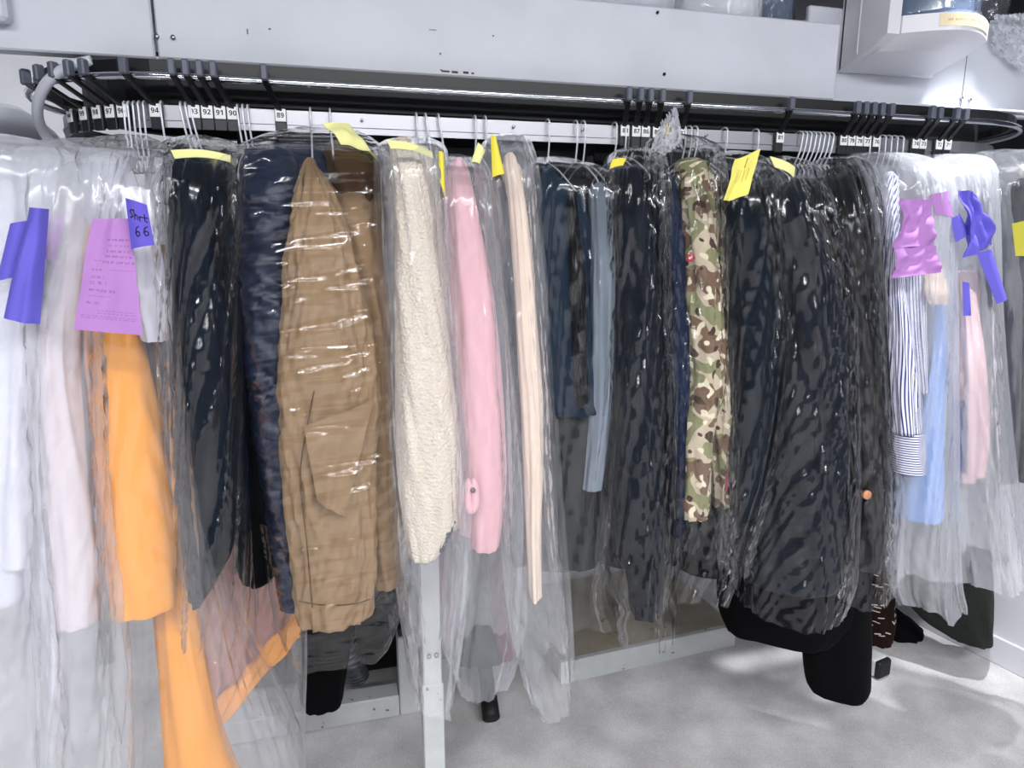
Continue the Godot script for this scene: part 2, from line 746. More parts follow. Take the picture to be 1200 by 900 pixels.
func room() -> void:
	struct("floor", bx(Vector3(0.2, -0.05, 0.3), Vector3(6.2, 0.1, 7.6), 0.001), M.concrete)
	struct("ceiling", bx(Vector3(0.2, 2.81, 0.3), Vector3(6.2, 0.1, 7.6), 0.001), M.ceiling)
	struct("wall_back", bx(Vector3(0.2, 1.38, -3.45), Vector3(6.2, 2.76, 0.1), 0.001), M.wall)
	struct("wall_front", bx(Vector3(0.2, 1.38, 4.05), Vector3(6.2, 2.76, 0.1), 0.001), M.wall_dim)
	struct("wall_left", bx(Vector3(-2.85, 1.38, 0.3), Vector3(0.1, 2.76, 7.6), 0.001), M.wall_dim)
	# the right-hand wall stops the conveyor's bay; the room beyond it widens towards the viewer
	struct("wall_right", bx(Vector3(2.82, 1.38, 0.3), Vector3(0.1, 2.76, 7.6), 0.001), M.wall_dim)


func conveyor() -> void:
	var t := thing("garment_conveyor", Vector3(0.6, 1.6, MID_Z), "oval overhead garment conveyor with aluminium slot rail and chrome tube", "conveyor")
	part(t, "slot_rail", ribbon(oval(0.28), 1.652, RAIL_Y, 0.006), M.alu, "brushed aluminium rail strip")
	part(t, "rail_lip", ribbon(oval(0.281), 1.664, 1.667, 0.009), M.alu)
	var path := []
	for q in oval(0.335, 24):
		path.append(q + Vector3(0, 1.728, 0))
	part(t, "chrome_tube", tube(path, 0.0065, 10), M.chrome, "shiny chrome guide tube")
	part(t, "chain_guard", ribbon(oval(0.318), 1.737, 1.757, 0.012), M.black)
	part(t, "track", ribbon(oval(0.23), 1.70, 1.762, 0.03), M.black_soft)
	part(t, "drive_housing", bx(Vector3(0.63, 1.66, MID_Z), Vector3(1.6, 0.24, 0.16), 0.01), M.dark_panel)
	part(t, "top_plate", bx(Vector3(0.63, 1.79, MID_Z), Vector3(2.1, 0.02, 0.38), 0.004), M.black_soft)
	# rivets on the strip
	for px in [424.0, 602.0, 828.0, 683.0]:
		var q := at(px, 139.0 + (px - 424.0) * 0.045, RAIL_Z + 0.006)
		q.y = 1.678
		var b := tube([q, q + Vector3(0, 0, 0.002)], 0.003, 8)
		part(t, "rivet", b, M.screw)
	# hangers of the frame: black struts that carry the rail
	for px in [421.0, 505.0, 562.0, 690.0]:
		var q := at(px, 125.0, -1.5)
		part(t, "strut", bx(Vector3(q.x, 1.70, -1.50), Vector3(0.022, 0.22, 0.03), 0.003), M.black)
	# numbered carriers
	var list := [[87, "100"], [102, "99"], [116.5, "98"], [131, "97"], [145, "96"], [184, "94"], [228, "93"], [243, "92"], [258, "91"], [273, "90"], [328, "89"],
		[731, "88"], [743, "87"], [755, "86"], [767, "85"], [797, "82"], [912, "81"], [986, "80"], [995, "79"], [1004, "78"], [1013, "77"], [1024, "76"], [1070, "74"], [1079, "73"], [1098, "72"], [1107, "71"]]
	# fine path of the near strand, left end first
	var fine := []
	for i in 91:
		var a := PI * float(i) / 180.0
		fine.append([Vector3(END_L - cos(a) * 0.284, RAIL_Y, MID_Z + sin(a) * 0.284), Vector3(-cos(a), 0, sin(a))])
	for i in 401:
		fine.append([Vector3(END_L + (END_R - END_L) * i / 400.0, RAIL_Y, MID_Z + 0.284), Vector3(0, 0, 1)])
	for e in list:
		var best := 1e9
		var q: Array = fine[0]
		for f in fine:
			var v: Vector3 = lens.inverse() * (f[0] - EYE)
			var d := absf(600.0 + FOCAL * v.x / -v.z - float(e[0]))
			if d < best:
				best = d
				q = f
		carrier(q[0], q[1], e[1])


func spelled(n: String) -> String:
	var ones := ["", " one", " two", " three", " four", " five", " six", " seven", " eight", " nine"]
	if n == "100":
		return "one hundred"
	return {"7": "seventy", "8": "eighty", "9": "ninety"}[n[0]] + ones[int(n[1])]


func carrier(p: Vector3, nor: Vector3, number: String) -> void:
	var t := thing("rail_carrier", p, "black rail carrier whose white plate reads " + spelled(number), "carrier", "numbered carriers along the conveyor rail")
	var x := Vector3.UP.cross(nor).normalized()
	var b := Basis(x, Vector3.UP, nor)
	var c := p + nor * 0.004
	part(t, "holder", box(Vector3(0.0208, 0.042, 0.006), Transform3D(b, c + Vector3(0, -0.021, 0)), 0.001), M.holder)
	var pl := part(t, "number_plate", box(Vector3(0.0192, 0.0225, 0.003), Transform3D(b, c + nor * 0.005 + Vector3(0, -0.011, 0)), 0.0008), M.plate)
	var tm := TextMesh.new()
	tm.text = number
	var fnt := SystemFont.new()
	fnt.font_names = PackedStringArray(["Droid Sans"])
	fnt.font_weight = 700
	tm.font = fnt
	tm.font_size = 24
	tm.pixel_size = 0.00052 if number.length() < 3 else 0.00036
	tm.depth = 0.0003
	tm.material = M.ink
	var d := MeshInstance3D.new()
	d.name = "digits"
	d.mesh = tm
	d.transform = Transform3D(b, c + nor * 0.0067 + Vector3(0, -0.011, 0) - p)
	pl.add_child(d, true)
	# arm rises outwards to a clip on the chain guard, leaning along the travel
	var top := p + nor * 0.066 + x * -0.02 + Vector3(0, 0.037, 0)
	part(t, "arm", bar(c + Vector3(0, -0.004, 0), top, 0.010, 0.006, 0.001), M.black)
	part(t, "clip", box(Vector3(0.0125, 0.027, 0.016), Transform3D(b, top + Vector3(0, 0.012, 0)), 0.0025), M.grey_clip)


func fascia() -> void:
	# white boxed-in bulkhead above the conveyor: front panels, returned bottom lip, shelf board on top
	var p := struct("trim_1", bx(Vector3(0.4425, 1.851, -1.437), Vector3(1.425, 0.162, 0.014), 0.003), M.paint)
	p.set_meta("label", "white painted fascia panel above the conveyor's middle")
	scuffs(p)
	var p2 := struct("trim_2", bx(Vector3(1.80, 1.875, -1.492), Vector3(1.38, 0.22, 0.014), 0.003), M.paint)
	p2.set_meta("label", "white painted fascia panel behind the dispenser")
	var p3 := struct("trim_3", bx(Vector3(-1.53, 1.90, -1.437), Vector3(2.51, 0.262, 0.014), 0.003), M.paint)
	p3.set_meta("label", "white painted fascia panel at the left end")
	struct("trim_4", bx(Vector3(0.2, 1.772, -1.452), Vector3(4.5, 0.006, 0.03), 0.002), M.paint)
	struct("trim_5", bx(Vector3(0.32, 1.9245, -1.90), Vector3(1.67, 0.018, 0.92), 0.003), M.paint)
	struct("trim_6", bx(Vector3(1.83, 1.975, -1.94), Vector3(1.33, 0.018, 0.88), 0.003), M.paint)
	for q in [[p, 203.0, 44.0], [p3, 184.0, 43.0]]:
		var c := at(q[1], q[2], -1.429)
		part(q[0], "screw", tube([c, c + Vector3(0, 0, 0.004)], 0.004, 10), M.screw)
	for q in [[1126.0, 115.0], [1136.0, 117.0]]:
		var c := at(q[0], q[1], -1.484)
		part(p2, "screw", tube([c, c + Vector3(0, 0, 0.004)], 0.004, 10), M.screw)
	for q in [[770.0, 15.0], [778.0, 87.0]]:
		var c := at(q[0], q[1], -1.43)
		part(p, "screw", tube([c, c + Vector3(0, 0, 0.004)], 0.003, 10), M.ink)
	# a second panel seam behind the dispenser
	var g := at(1129.0, 100.0, -1.4845)
	part(p2, "seam", bx(Vector3(g.x, 1.87, -1.4848), Vector3(0.0016, 0.2, 0.0008), 0.0001), M.dark_panel)
	# rounded white end guard and a white duct at the conveyor's left turn
	var arc := []
	for q in [[108, 71, -1.42], [82, 78, -1.42], [60, 92, -1.43], [47, 112, -1.45], [44, 134, -1.48], [51, 154, -1.52], [64, 172, -1.55]]:
		arc.append(at(q[0], q[1], q[2]))
	solo("end_guard", tube(smooth_path(arc, 6), 0.009, 14), M.paint, arc[6], "curved white guard round the conveyor's left end", "guard")
	var dk := []
	for r in [[1.30, 0.14], [1.5, 0.17], [1.60, 0.175], [1.70, 0.15], [1.76, 0.08]]:
		dk.append([-0.76, r[0], -1.95, r[1], r[1]])
	dk.reverse()
	solo("air_duct", loft_at(dk, {"n": 32, "m": 20, "pow": 2.0}), M.paint, Vector3(-0.76, 1.30, -1.95), "white round air duct beside the conveyor's left end", "duct")
	var wb := at(0.0, 20.0, -1.40)
	solo("junction_box", bx(Vector3(wb.x - 0.035, 1.85, -1.415), Vector3(0.09, 0.085, 0.03), 0.006), M.paint, Vector3(wb.x - 0.035, 1.81, -1.415), "small white box on the fascia at the picture's left edge", "box")
	# things in film lying on the shelf board above
	var pal := [Color(0.82, 0.83, 0.87), Color(0.75, 0.78, 0.85), Color(0.28, 0.34, 0.45), Color(0.10, 0.13, 0.18), Color(0.86, 0.87, 0.9)]
	var wrap := [[0.66, -1.60, 0.14, 0.06, 0, "white folded laundry in film on the shelf left of the dispenser"], [0.93, -1.60, 0.10, 0.055, 4, "off white laundry in film against the dispenser's left side"], [1.10, -1.62, 0.05, 0.08, 2, "slate blue bundle on the shelf just left of the dispenser"], [1.70, -1.64, 0.10, 0.10, 3, "black bundle on the shelf right of the dispenser"]]
	for w in wrap:
		var c := Vector3(w[0], 1.934 if w[0] < 1.15 else 1.985, w[1])
		var tt := thing("laundry_bundle", c, w[5], "bundle", "bundles on the shelf board")
		part(tt, "cloth", loft_at([[c.x, c.y + 2 * w[3], c.z, w[2] * 0.6, 0.09], [c.x, c.y + 1.5 * w[3], c.z, w[2], 0.13], [c.x, c.y + 0.6 * w[3], c.z, w[2] * 1.05, 0.14], [c.x, c.y, c.z, w[2], 0.13]], {"n": 40, "m": 24, "pow": 2.6, "seed": w[0] * 9, "folds": [[0.012, 2, 9, 3, 0]]}), cloth(pal[w[4]], 0.8))
		part(tt, "film_wrap", loft_at([[c.x, c.y + 2.3 * w[3], c.z, w[2] * 0.6, 0.10], [c.x, c.y + 1.6 * w[3], c.z, w[2] * 1.08, 0.145], [c.x, c.y + 0.6 * w[3], c.z, w[2] * 1.12, 0.155], [c.x, c.y + 0.004, c.z, w[2] * 1.08, 0.15]], {"n": 60, "m": 30, "pow": 2.6, "seed": w[0] * 5, "folds": [[0.01, 4, 14, 6, 1]]}), M.film_soft)
	# loose film hanging over the shelf edge at the right
	var fl := sheet([[1166, 18, -1.44], [1206, 16, -1.42], [1206, 88, -1.46], [1163, 60, -1.475]], {"folds": [[0.012, 5, 3, 2, 1], [0.006, 12, 5, 3, 1]], "nx": 40, "ny": 40, "thick": 0.0001})
	solo("loose_film", fl, M.film_fog, at(1185, 90, -1.45), "loose plastic film hanging off the shelf right of the dispenser", "plastic film")
	dispenser()


func scuffs(p: Node3D) -> void:
	# chipped paint along the lower edge
	var chip := plain(Color(0.36, 0.25, 0.22), 0.8)
	for q in [[522, 83.5, 9.0, 2.0], [533, 84.5, 7.0, 2.4], [546, 85.0, 6.0, 2.6], [554, 86.0, 3.0, 2.0], [517, 82.0, 3.0, 1.0]]:
		var c := at(q[0], q[1], -1.4296)
		part(p, "paint_chip", bx(c, Vector3(q[2] * 0.0018, q[3] * 0.0016, 0.0006), 0.0002), chip)
	var mark := plain(Color(0.45, 0.45, 0.47), 0.8)
	for q in [[507, 35, 8.0, 1.0], [290, 37, 1.5, 6.0], [316, 34, 2.5, 2.0], [516, 63, 2.0, 2.5], [578, 42, 2.0, 2.0]]:
		var c := at(q[0], q[1], -1.4296)
		part(p, "scratch", bx(c, Vector3(q[2] * 0.0018, q[3] * 0.0016, 0.0005), 0.0002), mark)


func dispenser() -> void:
	var base := Vector3(1.335, 1.845, -1.47)
	var t := thing("wall_dispenser", base, "white wall dispenser with clear blue-grey tank and pale label", "dispenser")
	# underside slopes up to a bowed front
	var shell := plain(Color(0.86, 0.86, 0.88), 0.35)
	var l := []
	var xl := 1.204
	var xr := 1.470
	var n := 16
	var fr := []
	for i in n + 1:
		var u := float(i) / n
		fr.append(Vector3(lerpf(xl + 0.03, xr, u), 1.893, -1.335 + 0.055 * sin(PI * u)))
	var zb := -1.484
	# side housing
	var sd := [Vector2(-1.484, 1.843), Vector2(-1.375, 1.875), Vector2(-1.338, 1.892), Vector2(-1.338, 2.15), Vector2(-1.484, 2.15)]
	part(t, "side_housing", prism(sd, xl - 0.004, xl + 0.028), shell)
	part(t, "side_rib", bx(Vector3(xl - 0.004, 2.01, -1.425), Vector3(0.004, 0.28, 0.004), 0.001), shell)
	for i in n:
		var u0 := float(i) / n
		var u1 := float(i + 1) / n
		var b0 := Vector3(lerpf(xl, xr - 0.01, u0), 1.845, zb)
		var b1 := Vector3(lerpf(xl, xr - 0.01, u1), 1.845, zb)
		var up := Vector3(0, 0.035, 0)
		# bottom in two slopes with a ridge
		var m0: Vector3 = b0.lerp(fr[i], 0.62) + Vector3(0, -0.006, 0)
		var m1: Vector3 = b1.lerp(fr[i + 1], 0.62) + Vector3(0, -0.006, 0)
		quad(l, b0, m0, m1, b1)
		quad(l, m0, fr[i], fr[i + 1], m1)
		quad(l, fr[i], fr[i] + up, fr[i + 1] + up, fr[i + 1])
		quad(l, fr[i] + up, Vector3(b0.x, fr[i].y + 0.035, zb), Vector3(b1.x, fr[i].y + 0.035, zb), fr[i + 1] + up)
	for s in [0, n]:
		var b := Vector3(xl if s == 0 else xr - 0.01, 1.845, zb)
		var f: Vector3 = fr[s]
		var up := Vector3(0, 0.035, 0)
		if s == 0:
			quad(l, b, Vector3(b.x, f.y + 0.035, zb), f + up, f)
		else:
			quad(l, b, f, f + up, Vector3(b.x, f.y + 0.035, zb))
	part(t, "tray", quads(l), shell)
	part(t, "back_plate", bx(Vector3(1.335, 1.99, -1.477), Vector3(0.27, 0.29, 0.012), 0.004), shell)
	# clear tank
	var tk := []
	for y in [2.12, 2.05, 1.99, 1.93]:
		tk.append([1.352, y, -1.405, 0.112, 0.072])
	var tank := film(0.22, 0.08, 0.0, 1.0, Color(0.55, 0.62, 0.72))
	part(t, "tank", loft_at(tk, {"n": 40, "m": 10, "pow": 3.0}), tank)
	part(t, "tank_filling", loft_at([[1.352, 2.06, -1.41, 0.095, 0.05], [1.352, 2.0, -1.41, 0.10, 0.056], [1.352, 1.935, -1.41, 0.10, 0.056]], {"n": 30, "m": 16, "folds": [[0.01, 3, 14, 4, 0]]}), cloth(Color(0.36, 0.42, 0.52), 0.6))
	# label on the front band
	var im := Image.create(256, 40, false, Image.FORMAT_RGB8)
	im.fill(Color(0.93, 0.86, 0.70))
	words(im, 24, 90, 16, 7, Color(0.35, 0.3, 0.28))
	words(im, 105, 165, 15, 8, Color(0.3, 0.27, 0.26))
	words(im, 182, 240, 17, 7, Color(0.35, 0.3, 0.28))
	var lm := plain(Color(1, 1, 1), 0.5)
	lm.albedo_texture = ImageTexture.create_from_image(im)
	var p := PackedVector3Array()
	var uv := PackedVector2Array()
	for v in 2:
		for i in range(4, n):
			p.append(fr[i] + Vector3(0.0, 0.032 - 0.024 * v, 0.0012))
			uv.append(Vector2(float(i - 4) / (n - 5), v))
	part(t, "label", grid(p, 2, n - 4, false, uv), lm, "pale cream paper label strip")


func floor_things() -> void:
	# low white plinth at the back of the bay
	var pt := Vector3(1.02, 0.0, -2.17)
	var t := thing("plinth", pt, "low white plinth with stained beige top under the bags", "plinth")
	var a := Vector3(0.681, 0, -1.914)
	var b := Vector3(1.372, 0, -1.964)
	var d := (b - a).normalized()
	var back := Vector3(d.z, 0, -d.x)
	if back.z > 0:
		back = -back
	part(t, "front_board", bar(a + Vector3(0, 0.041, 0) + back * 0.01, b + Vector3(0, 0.041, 0) + back * 0.01, 0.02, 0.082), M.white_steel)
	var top := plain(Color(0.74, 0.71, 0.65), 0.7)
	top.albedo_texture = noise_tex(512, 0.01, FastNoiseLite.TYPE_SIMPLEX, false, 5, 61, ramp([[0.0, Color(0.3, 0.22, 0.16)], [0.07, Color(0.5, 0.4, 0.32)], [0.12, Color(0.9, 0.88, 0.84)], [0.6, Color(0.97, 0.96, 0.94)], [1.0, Color(1, 1, 1)]]))
	top.uv1_triplanar = true
	top.uv1_world_triplanar = true
	top.uv1_scale = Vector3(1.4, 1.4, 1.4)
	var ctr := (a + b) * 0.5 + back * 0.27 + Vector3(0, 0.0405, 0)
	part(t, "top_board", box(Vector3(a.distance_to(b), 0.079, 0.5), Transform3D(Basis(d, Vector3.UP, -back), ctr), 0.002), top)
	# conveyor support: square white post, splice sleeve and low frame behind
	var st := thing("support_frame", Vector3(0.2, 0, -1.7), "white square steel support post and low floor frame of the conveyor", "frame")
	part(st, "post", bx(Vector3(0.199, 0.66, -1.52), Vector3(0.046, 1.3, 0.046), 0.003), M.white_steel)
	part(st, "post_foot", bx(Vector3(0.199, 0.19, -1.52), Vector3(0.052, 0.38, 0.052), 0.003), M.white_steel)
	for x in [-0.008, 0.010]:
		var c := Vector3(0.199 + x, 0.46, -1.4965)
		part(st, "bolt", tube([c, c + Vector3(0, 0, 0.006)], 0.0055, 10), M.screw)
	part(st, "floor_bar", bx(Vector3(-0.131, 0.036, -1.935), Vector3(0.556, 0.072, 0.07), 0.004), M.white_steel)
	part(st, "upright", bx(Vector3(0.179, 0.135, -1.935), Vector3(0.06, 0.27, 0.07), 0.004), M.white_steel)
	part(st, "cap", bx(Vector3(0.179, 0.285, -1.935), Vector3(0.055, 0.03, 0.065), 0.004), M.black)
	part(st, "cross_bar", bx(Vector3(0.199, 0.6, -1.75), Vector3(0.04, 0.04, 0.44), 0.003), M.white_steel)
	# foot of the right-hand frame, with a black end cap
	var ft := thing("frame_foot", Vector3(1.72, 0, -1.78), "white square steel foot with black plastic end cap on the floor", "frame")
	var f0 := Vector3(1.685, 0.036, -1.95)
	var f1 := Vector3(1.745, 0.036, -1.68)
	part(ft, "tube", bar(f0, f1, 0.062, 0.062, 0.004), M.white_steel)
	var fd := (f1 - f0).normalized()
	part(ft, "end_cap", bar(f1 - fd * 0.001, f1 + fd * 0.02, 0.064, 0.064, 0.006), M.black_soft)
	var hole := f0.lerp(f1, 0.72) + Vector3(0, 0.0312, 0)
	part(ft, "screw_hole", tube([hole, hole + Vector3(0, 0.0012, 0)], 0.011, 12), M.ink)
	# black rubber-tipped pole lying under the pink coat's bag
	var p0 := Vector3(0.452, 0.17, -2.15)
	var p1 := Vector3(0.415, 0.028, -1.80)
	var po := thing("floor_pole", Vector3(0.42, 0, -1.9), "thick black pole slanting down to the floor below the pink coat", "pole")
	part(po, "shaft", tube([p0, p0.lerp(p1, 0.5), p1], 0.024, 18), M.black)
	part(po, "rubber_tip", tube([p0.lerp(p1, 0.86), p1 + (p1 - p0).normalized() * 0.012], 0.027, 18), M.black_soft)
	# steel cabinet, hose and cables behind the low frame
	var cab := thing("machine_cabinet", Vector3(0.1, 0, -2.33), "dark blue-grey machine cabinet behind the low white frame", "cabinet")
	part(cab, "body", bx(Vector3(0.12, 0.23, -2.34), Vector3(0.92, 0.46, 0.36), 0.008), plain(Color(0.17, 0.21, 0.25), 0.4))
	part(cab, "lid", bx(Vector3(0.12, 0.475, -2.33), Vector3(0.96, 0.03, 0.40), 0.006), plain(Color(0.72, 0.74, 0.77), 0.4))
	part(cab, "plinth_panel", bx(Vector3(0.12, 0.125, -2.155), Vector3(0.90, 0.24, 0.012), 0.003), M.black)
	var hp := smooth_path([Vector3(-0.01, 0.50, -2.08), Vector3(-0.025, 0.30, -2.05), Vector3(0.0, 0.16, -2.04), Vector3(0.03, 0.05, -2.06)], 14)
	var ring := []
	for i in hp.size():
		ring.append(hp[i])
	var hose := plain(Color(0.62, 0.63, 0.65), 0.35, 0.8)
	var ht := thing("flexible_hose", Vector3(0.0, 0.04, -2.1), "grey corrugated flexible hose below the tan jacket", "hose")
	part(ht, "core", tube(ring, 0.032, 16), hose)
	for i in range(1, hp.size() - 1, 2):
		var dv: Vector3 = (hp[i + 1] - hp[i - 1]).normalized() * 0.004
		part(ht, "rib", tube([hp[i] - dv, hp[i] + dv], 0.037, 16), hose)
	var cb := [[Vector3(0.0, 0.24, -2.14), Vector3(0.06, 0.26, -2.06), Vector3(0.13, 0.36, -2.05), Vector3(0.23, 0.40, -2.06), Vector3(0.36, 0.36, -2.1)], [Vector3(-0.01, 0.21, -2.14), Vector3(0.07, 0.28, -2.08), Vector3(0.15, 0.335, -2.06), Vector3(0.24, 0.345, -2.07), Vector3(0.36, 0.30, -2.1)]]
	var cl := ["upper of two black cables looping beside the grey hose", "lower of two black cables looping beside the grey hose"]
	for i in 2:
		solo("power_cable", tube(smooth_path(cb[i], 8), 0.007, 8), M.black, Vector3(0.1, 0.2, -2.1), cl[i], "cable", "black cables by the hose")
	# black cloth lying on the floor by the white foot
	var bk := cloth(Color(0.05, 0.05, 0.06), 0.9)
	var g := at(1047.0, 748.0, -1.86)
	solo("cloth_bundle", loft_at([[g.x - 0.02, 0.11, -1.9, 0.03, 0.04], [g.x, 0.07, -1.9, 0.07, 0.06], [g.x + 0.03, 0.02, -1.9, 0.10, 0.08], [g.x + 0.03, 0.002, -1.9, 0.10, 0.08]], {"folds": [[0.015, 2.5, 14, 3, 0]], "m": 24}), bk, Vector3(g.x, 0, -1.9), "crumpled black cloth on the floor by the white foot", "cloth")
	# right-hand panel closing the bay, with its skirting
	var wr := struct("wall_bay", bx(Vector3(2.08, 0.85, -2.35), Vector3(0.05, 1.7, 1.9), 0.004, 0.2), M.wall)
	wr.set_meta("label", "white board closing the bay at the right")
	struct("baseboard_bay", bx(Vector3(2.05, 0.05, -2.35), Vector3(0.012, 0.1, 1.9), 0.003, 0.2), M.wall)


# ------------------------------------------------------------------ clothes
const SOFT := [[0.009, 1.5, 4.0, 1.5, 0], [0.003, 4.0, 12.0, 3.0, 0]]
const WRINKLED := [[0.008, 1.4, 7.0, 3.0, 0], [0.003, 2.2, 16.0, 6.0, 1]]
const LIMP := [[0.007, 2.6, 2.0, 1.0, 0], [0.003, 5.0, 6.0, 3.0, 0]]
const QUILTED := [[0.009, 0.3, 30.0, 0.6, 1], [0.005, 1.5, 9.0, 2.0, 0]]
const FILM_V := [[0.012, 1.5, 2.0, 1.0, 0], [0.007, 0.5, 5.0, 6.0, 1], [0.005, 0.45, 8.0, -5.0, 1], [0.0015, 0.9, 26.0, 9.0, 1]]
const FILM_H := [[0.007, 0.25, 25.0, 1.5, 1], [0.006, 1.0, 7.0, 3.0, 0], [0.0025, 0.4, 48.0, 3.0, 1]]
const FILM_C := [[0.014, 0.3, 7.0, 4.5, 1], [0.006, 0.28, 12.0, -5.0, 1], [0.007, 1.1, 2.0, 1.0, 0], [0.0012, 0.5, 28.0, 5.0, 1]]


func bag(label: String, rows: Array, z: float, depth: float, mat: Material, folds: Array, sd: int, edge := 0.05, power := 3.4) -> void:
	var y: float = rows[-1][0]
	var b := at((rows[-1][1] + rows[-1][2]) * 0.5, y, z)
	# no two bags crease alike
	var vary := RandomNumberGenerator.new()
	vary.seed = sd * 31 + 7
	var own := []
	for w in folds:
		var k := vary.randf_range(0.7, 1.15)
		own.append([w[0] * vary.randf_range(0.85, 1.15), w[1] * vary.randf_range(0.8, 1.3), w[2] * k, w[3] * vary.randf_range(0.7, 1.3) * (1.0 if vary.randf() < 0.5 else -1.0), w[4]])
	solo("garment_bag", loft(rows, z, depth, {"n": 120, "m": 130, "pow": power, "folds": own, "seed": sd, "bottom": "open", "top": "cap", "edge": edge * 0.5, "fin": 0.009}), mat, b, label, "garment bag", "clear garment bags on the conveyor")


func garment(called: String, label: String, category: String, parts: Array, group := "") -> Node3D:
	var r: Array = parts[0][1]
	var low := 1e9
	var arrays := []
	var c := Vector3.ZERO
	for p in parts:
		var o: Dictionary = p[4]
		if not o.has("seed"):
			o["seed"] = rng.randi_range(1, 60)
		var rows: Array = p[1].duplicate()
		if o.get("round", true) and rows[0][0] < 420:
			var r0: Array = rows[0]
			var mid: float = (r0[1] + r0[2]) * 0.5
			var hw: float = (r0[2] - r0[1]) * 0.5
			var zz: float = r0[3] if r0.size() > 3 else p[2]
			var dd: float = r0[4] if r0.size() > 4 else p[3]
			rows.push_front([r0[0] - 7.0, mid - hw * 0.72, mid + hw * 0.72, zz, dd * 0.72])
			rows.push_front([r0[0] - 11.0, mid - hw * 0.35, mid + hw * 0.35, zz, dd * 0.4])
		var a := loft(rows, p[2], p[3], o)
		arrays.append(a)
		for v in a[Mesh.ARRAY_VERTEX]:
			if v.y < low:
				low = v.y
				c = v
	var t := thing(called, c, label, category, group)
	for i in parts.size():
		var p: Array = parts[i]
		part(t, p[0], arrays[i], p[5], p[6] if p.size() > 6 else "")
	return t


# wire hanger: hook over the rail at px, neck below it, arms across the rail inside the shoulders
func hanger(px: float, neck: float, label: String, drop := 0.055, span := 0.13, turn := 0.0, lean := 0.0) -> void:
	var rz := 0.0
	var x := at(px, 140.0, -1.41).x
	if x < END_L:
		# the strand bends away at the left turn
		for k in 3:
			rz = 0.284 - sqrt(maxf(0.284 * 0.284 - (x - END_L) * (x - END_L), 0.0))
			x = at(px, 140.0, -1.41 - rz).x
	var yn := at(px, neck, -1.41).y
	var h := []
	for i in 9:
		var a := deg_to_rad(lerpf(190.0, -20.0, i / 8.0))
		h.append(Vector3(x, 1.686 + 0.010 * sin(a), -1.420 - rz + 0.0155 * cos(a)))
	h.append(Vector3(x + lean * 0.4, lerpf(1.685, yn, 0.5), -1.405 - rz))
	h.append(Vector3(x + lean, yn, -1.415 - rz))
	var t := thing("wire_hanger", Vector3(x + lean, yn, -1.415 - rz), label, "hanger", "white wire hangers on the rail")
	part(t, "hook", tube(smooth_path(h, 3), 0.0019, 7), M.wire)
	var e := Vector3(sin(turn) * span, -drop, cos(turn) * span)
	var f := Vector3(-e.x, -drop, -e.z)
	var n := Vector3(x + lean, yn, -1.415 - rz)
	part(t, "shoulder_wire", tube(smooth_path([n, n + e * 0.5 + Vector3(0, 0.012, 0), n + e, n + Vector3(0, -drop - 0.004, 0), n + f, n + f * 0.5 + Vector3(0, 0.012, 0), n], 5), 0.0018, 6), M.wire)


func striped(across: bool) -> ImageTexture:
	return img(16, func(x, y):
		var k: int = y if across else x
		return Color(0.20, 0.22, 0.50) if k < 6 else Color(0.93, 0.93, 0.97))


func camo_tex() -> ImageTexture:
	var q := FastNoiseLite.new()
	q.seed = 14
	q.frequency = 0.013
	q.fractal_octaves = 2
	var a := q.get_seamless_image(384, 384)
	q.seed = 91
	q.frequency = 0.011
	var b := q.get_seamless_image(384, 384)
	q.seed = 143
	q.frequency = 0.022
	var c := q.get_seamless_image(384, 384)
	return img(384, func(x, y):
		var k := Color(0.78, 0.72, 0.63)
		if b.get_pixel(x, y).r > 0.52:
			k = Color(0.54, 0.54, 0.40)
		if a.get_pixel(x, y).r > 0.60:
			k = Color(0.47, 0.38, 0.31)
		if c.get_pixel(x, y).r > 0.72:
			k = Color(0.30, 0.24, 0.20)
		if c.get_pixel(x, y).r < 0.24:
			k = Color(0.90, 0.86, 0.76)
		return k)


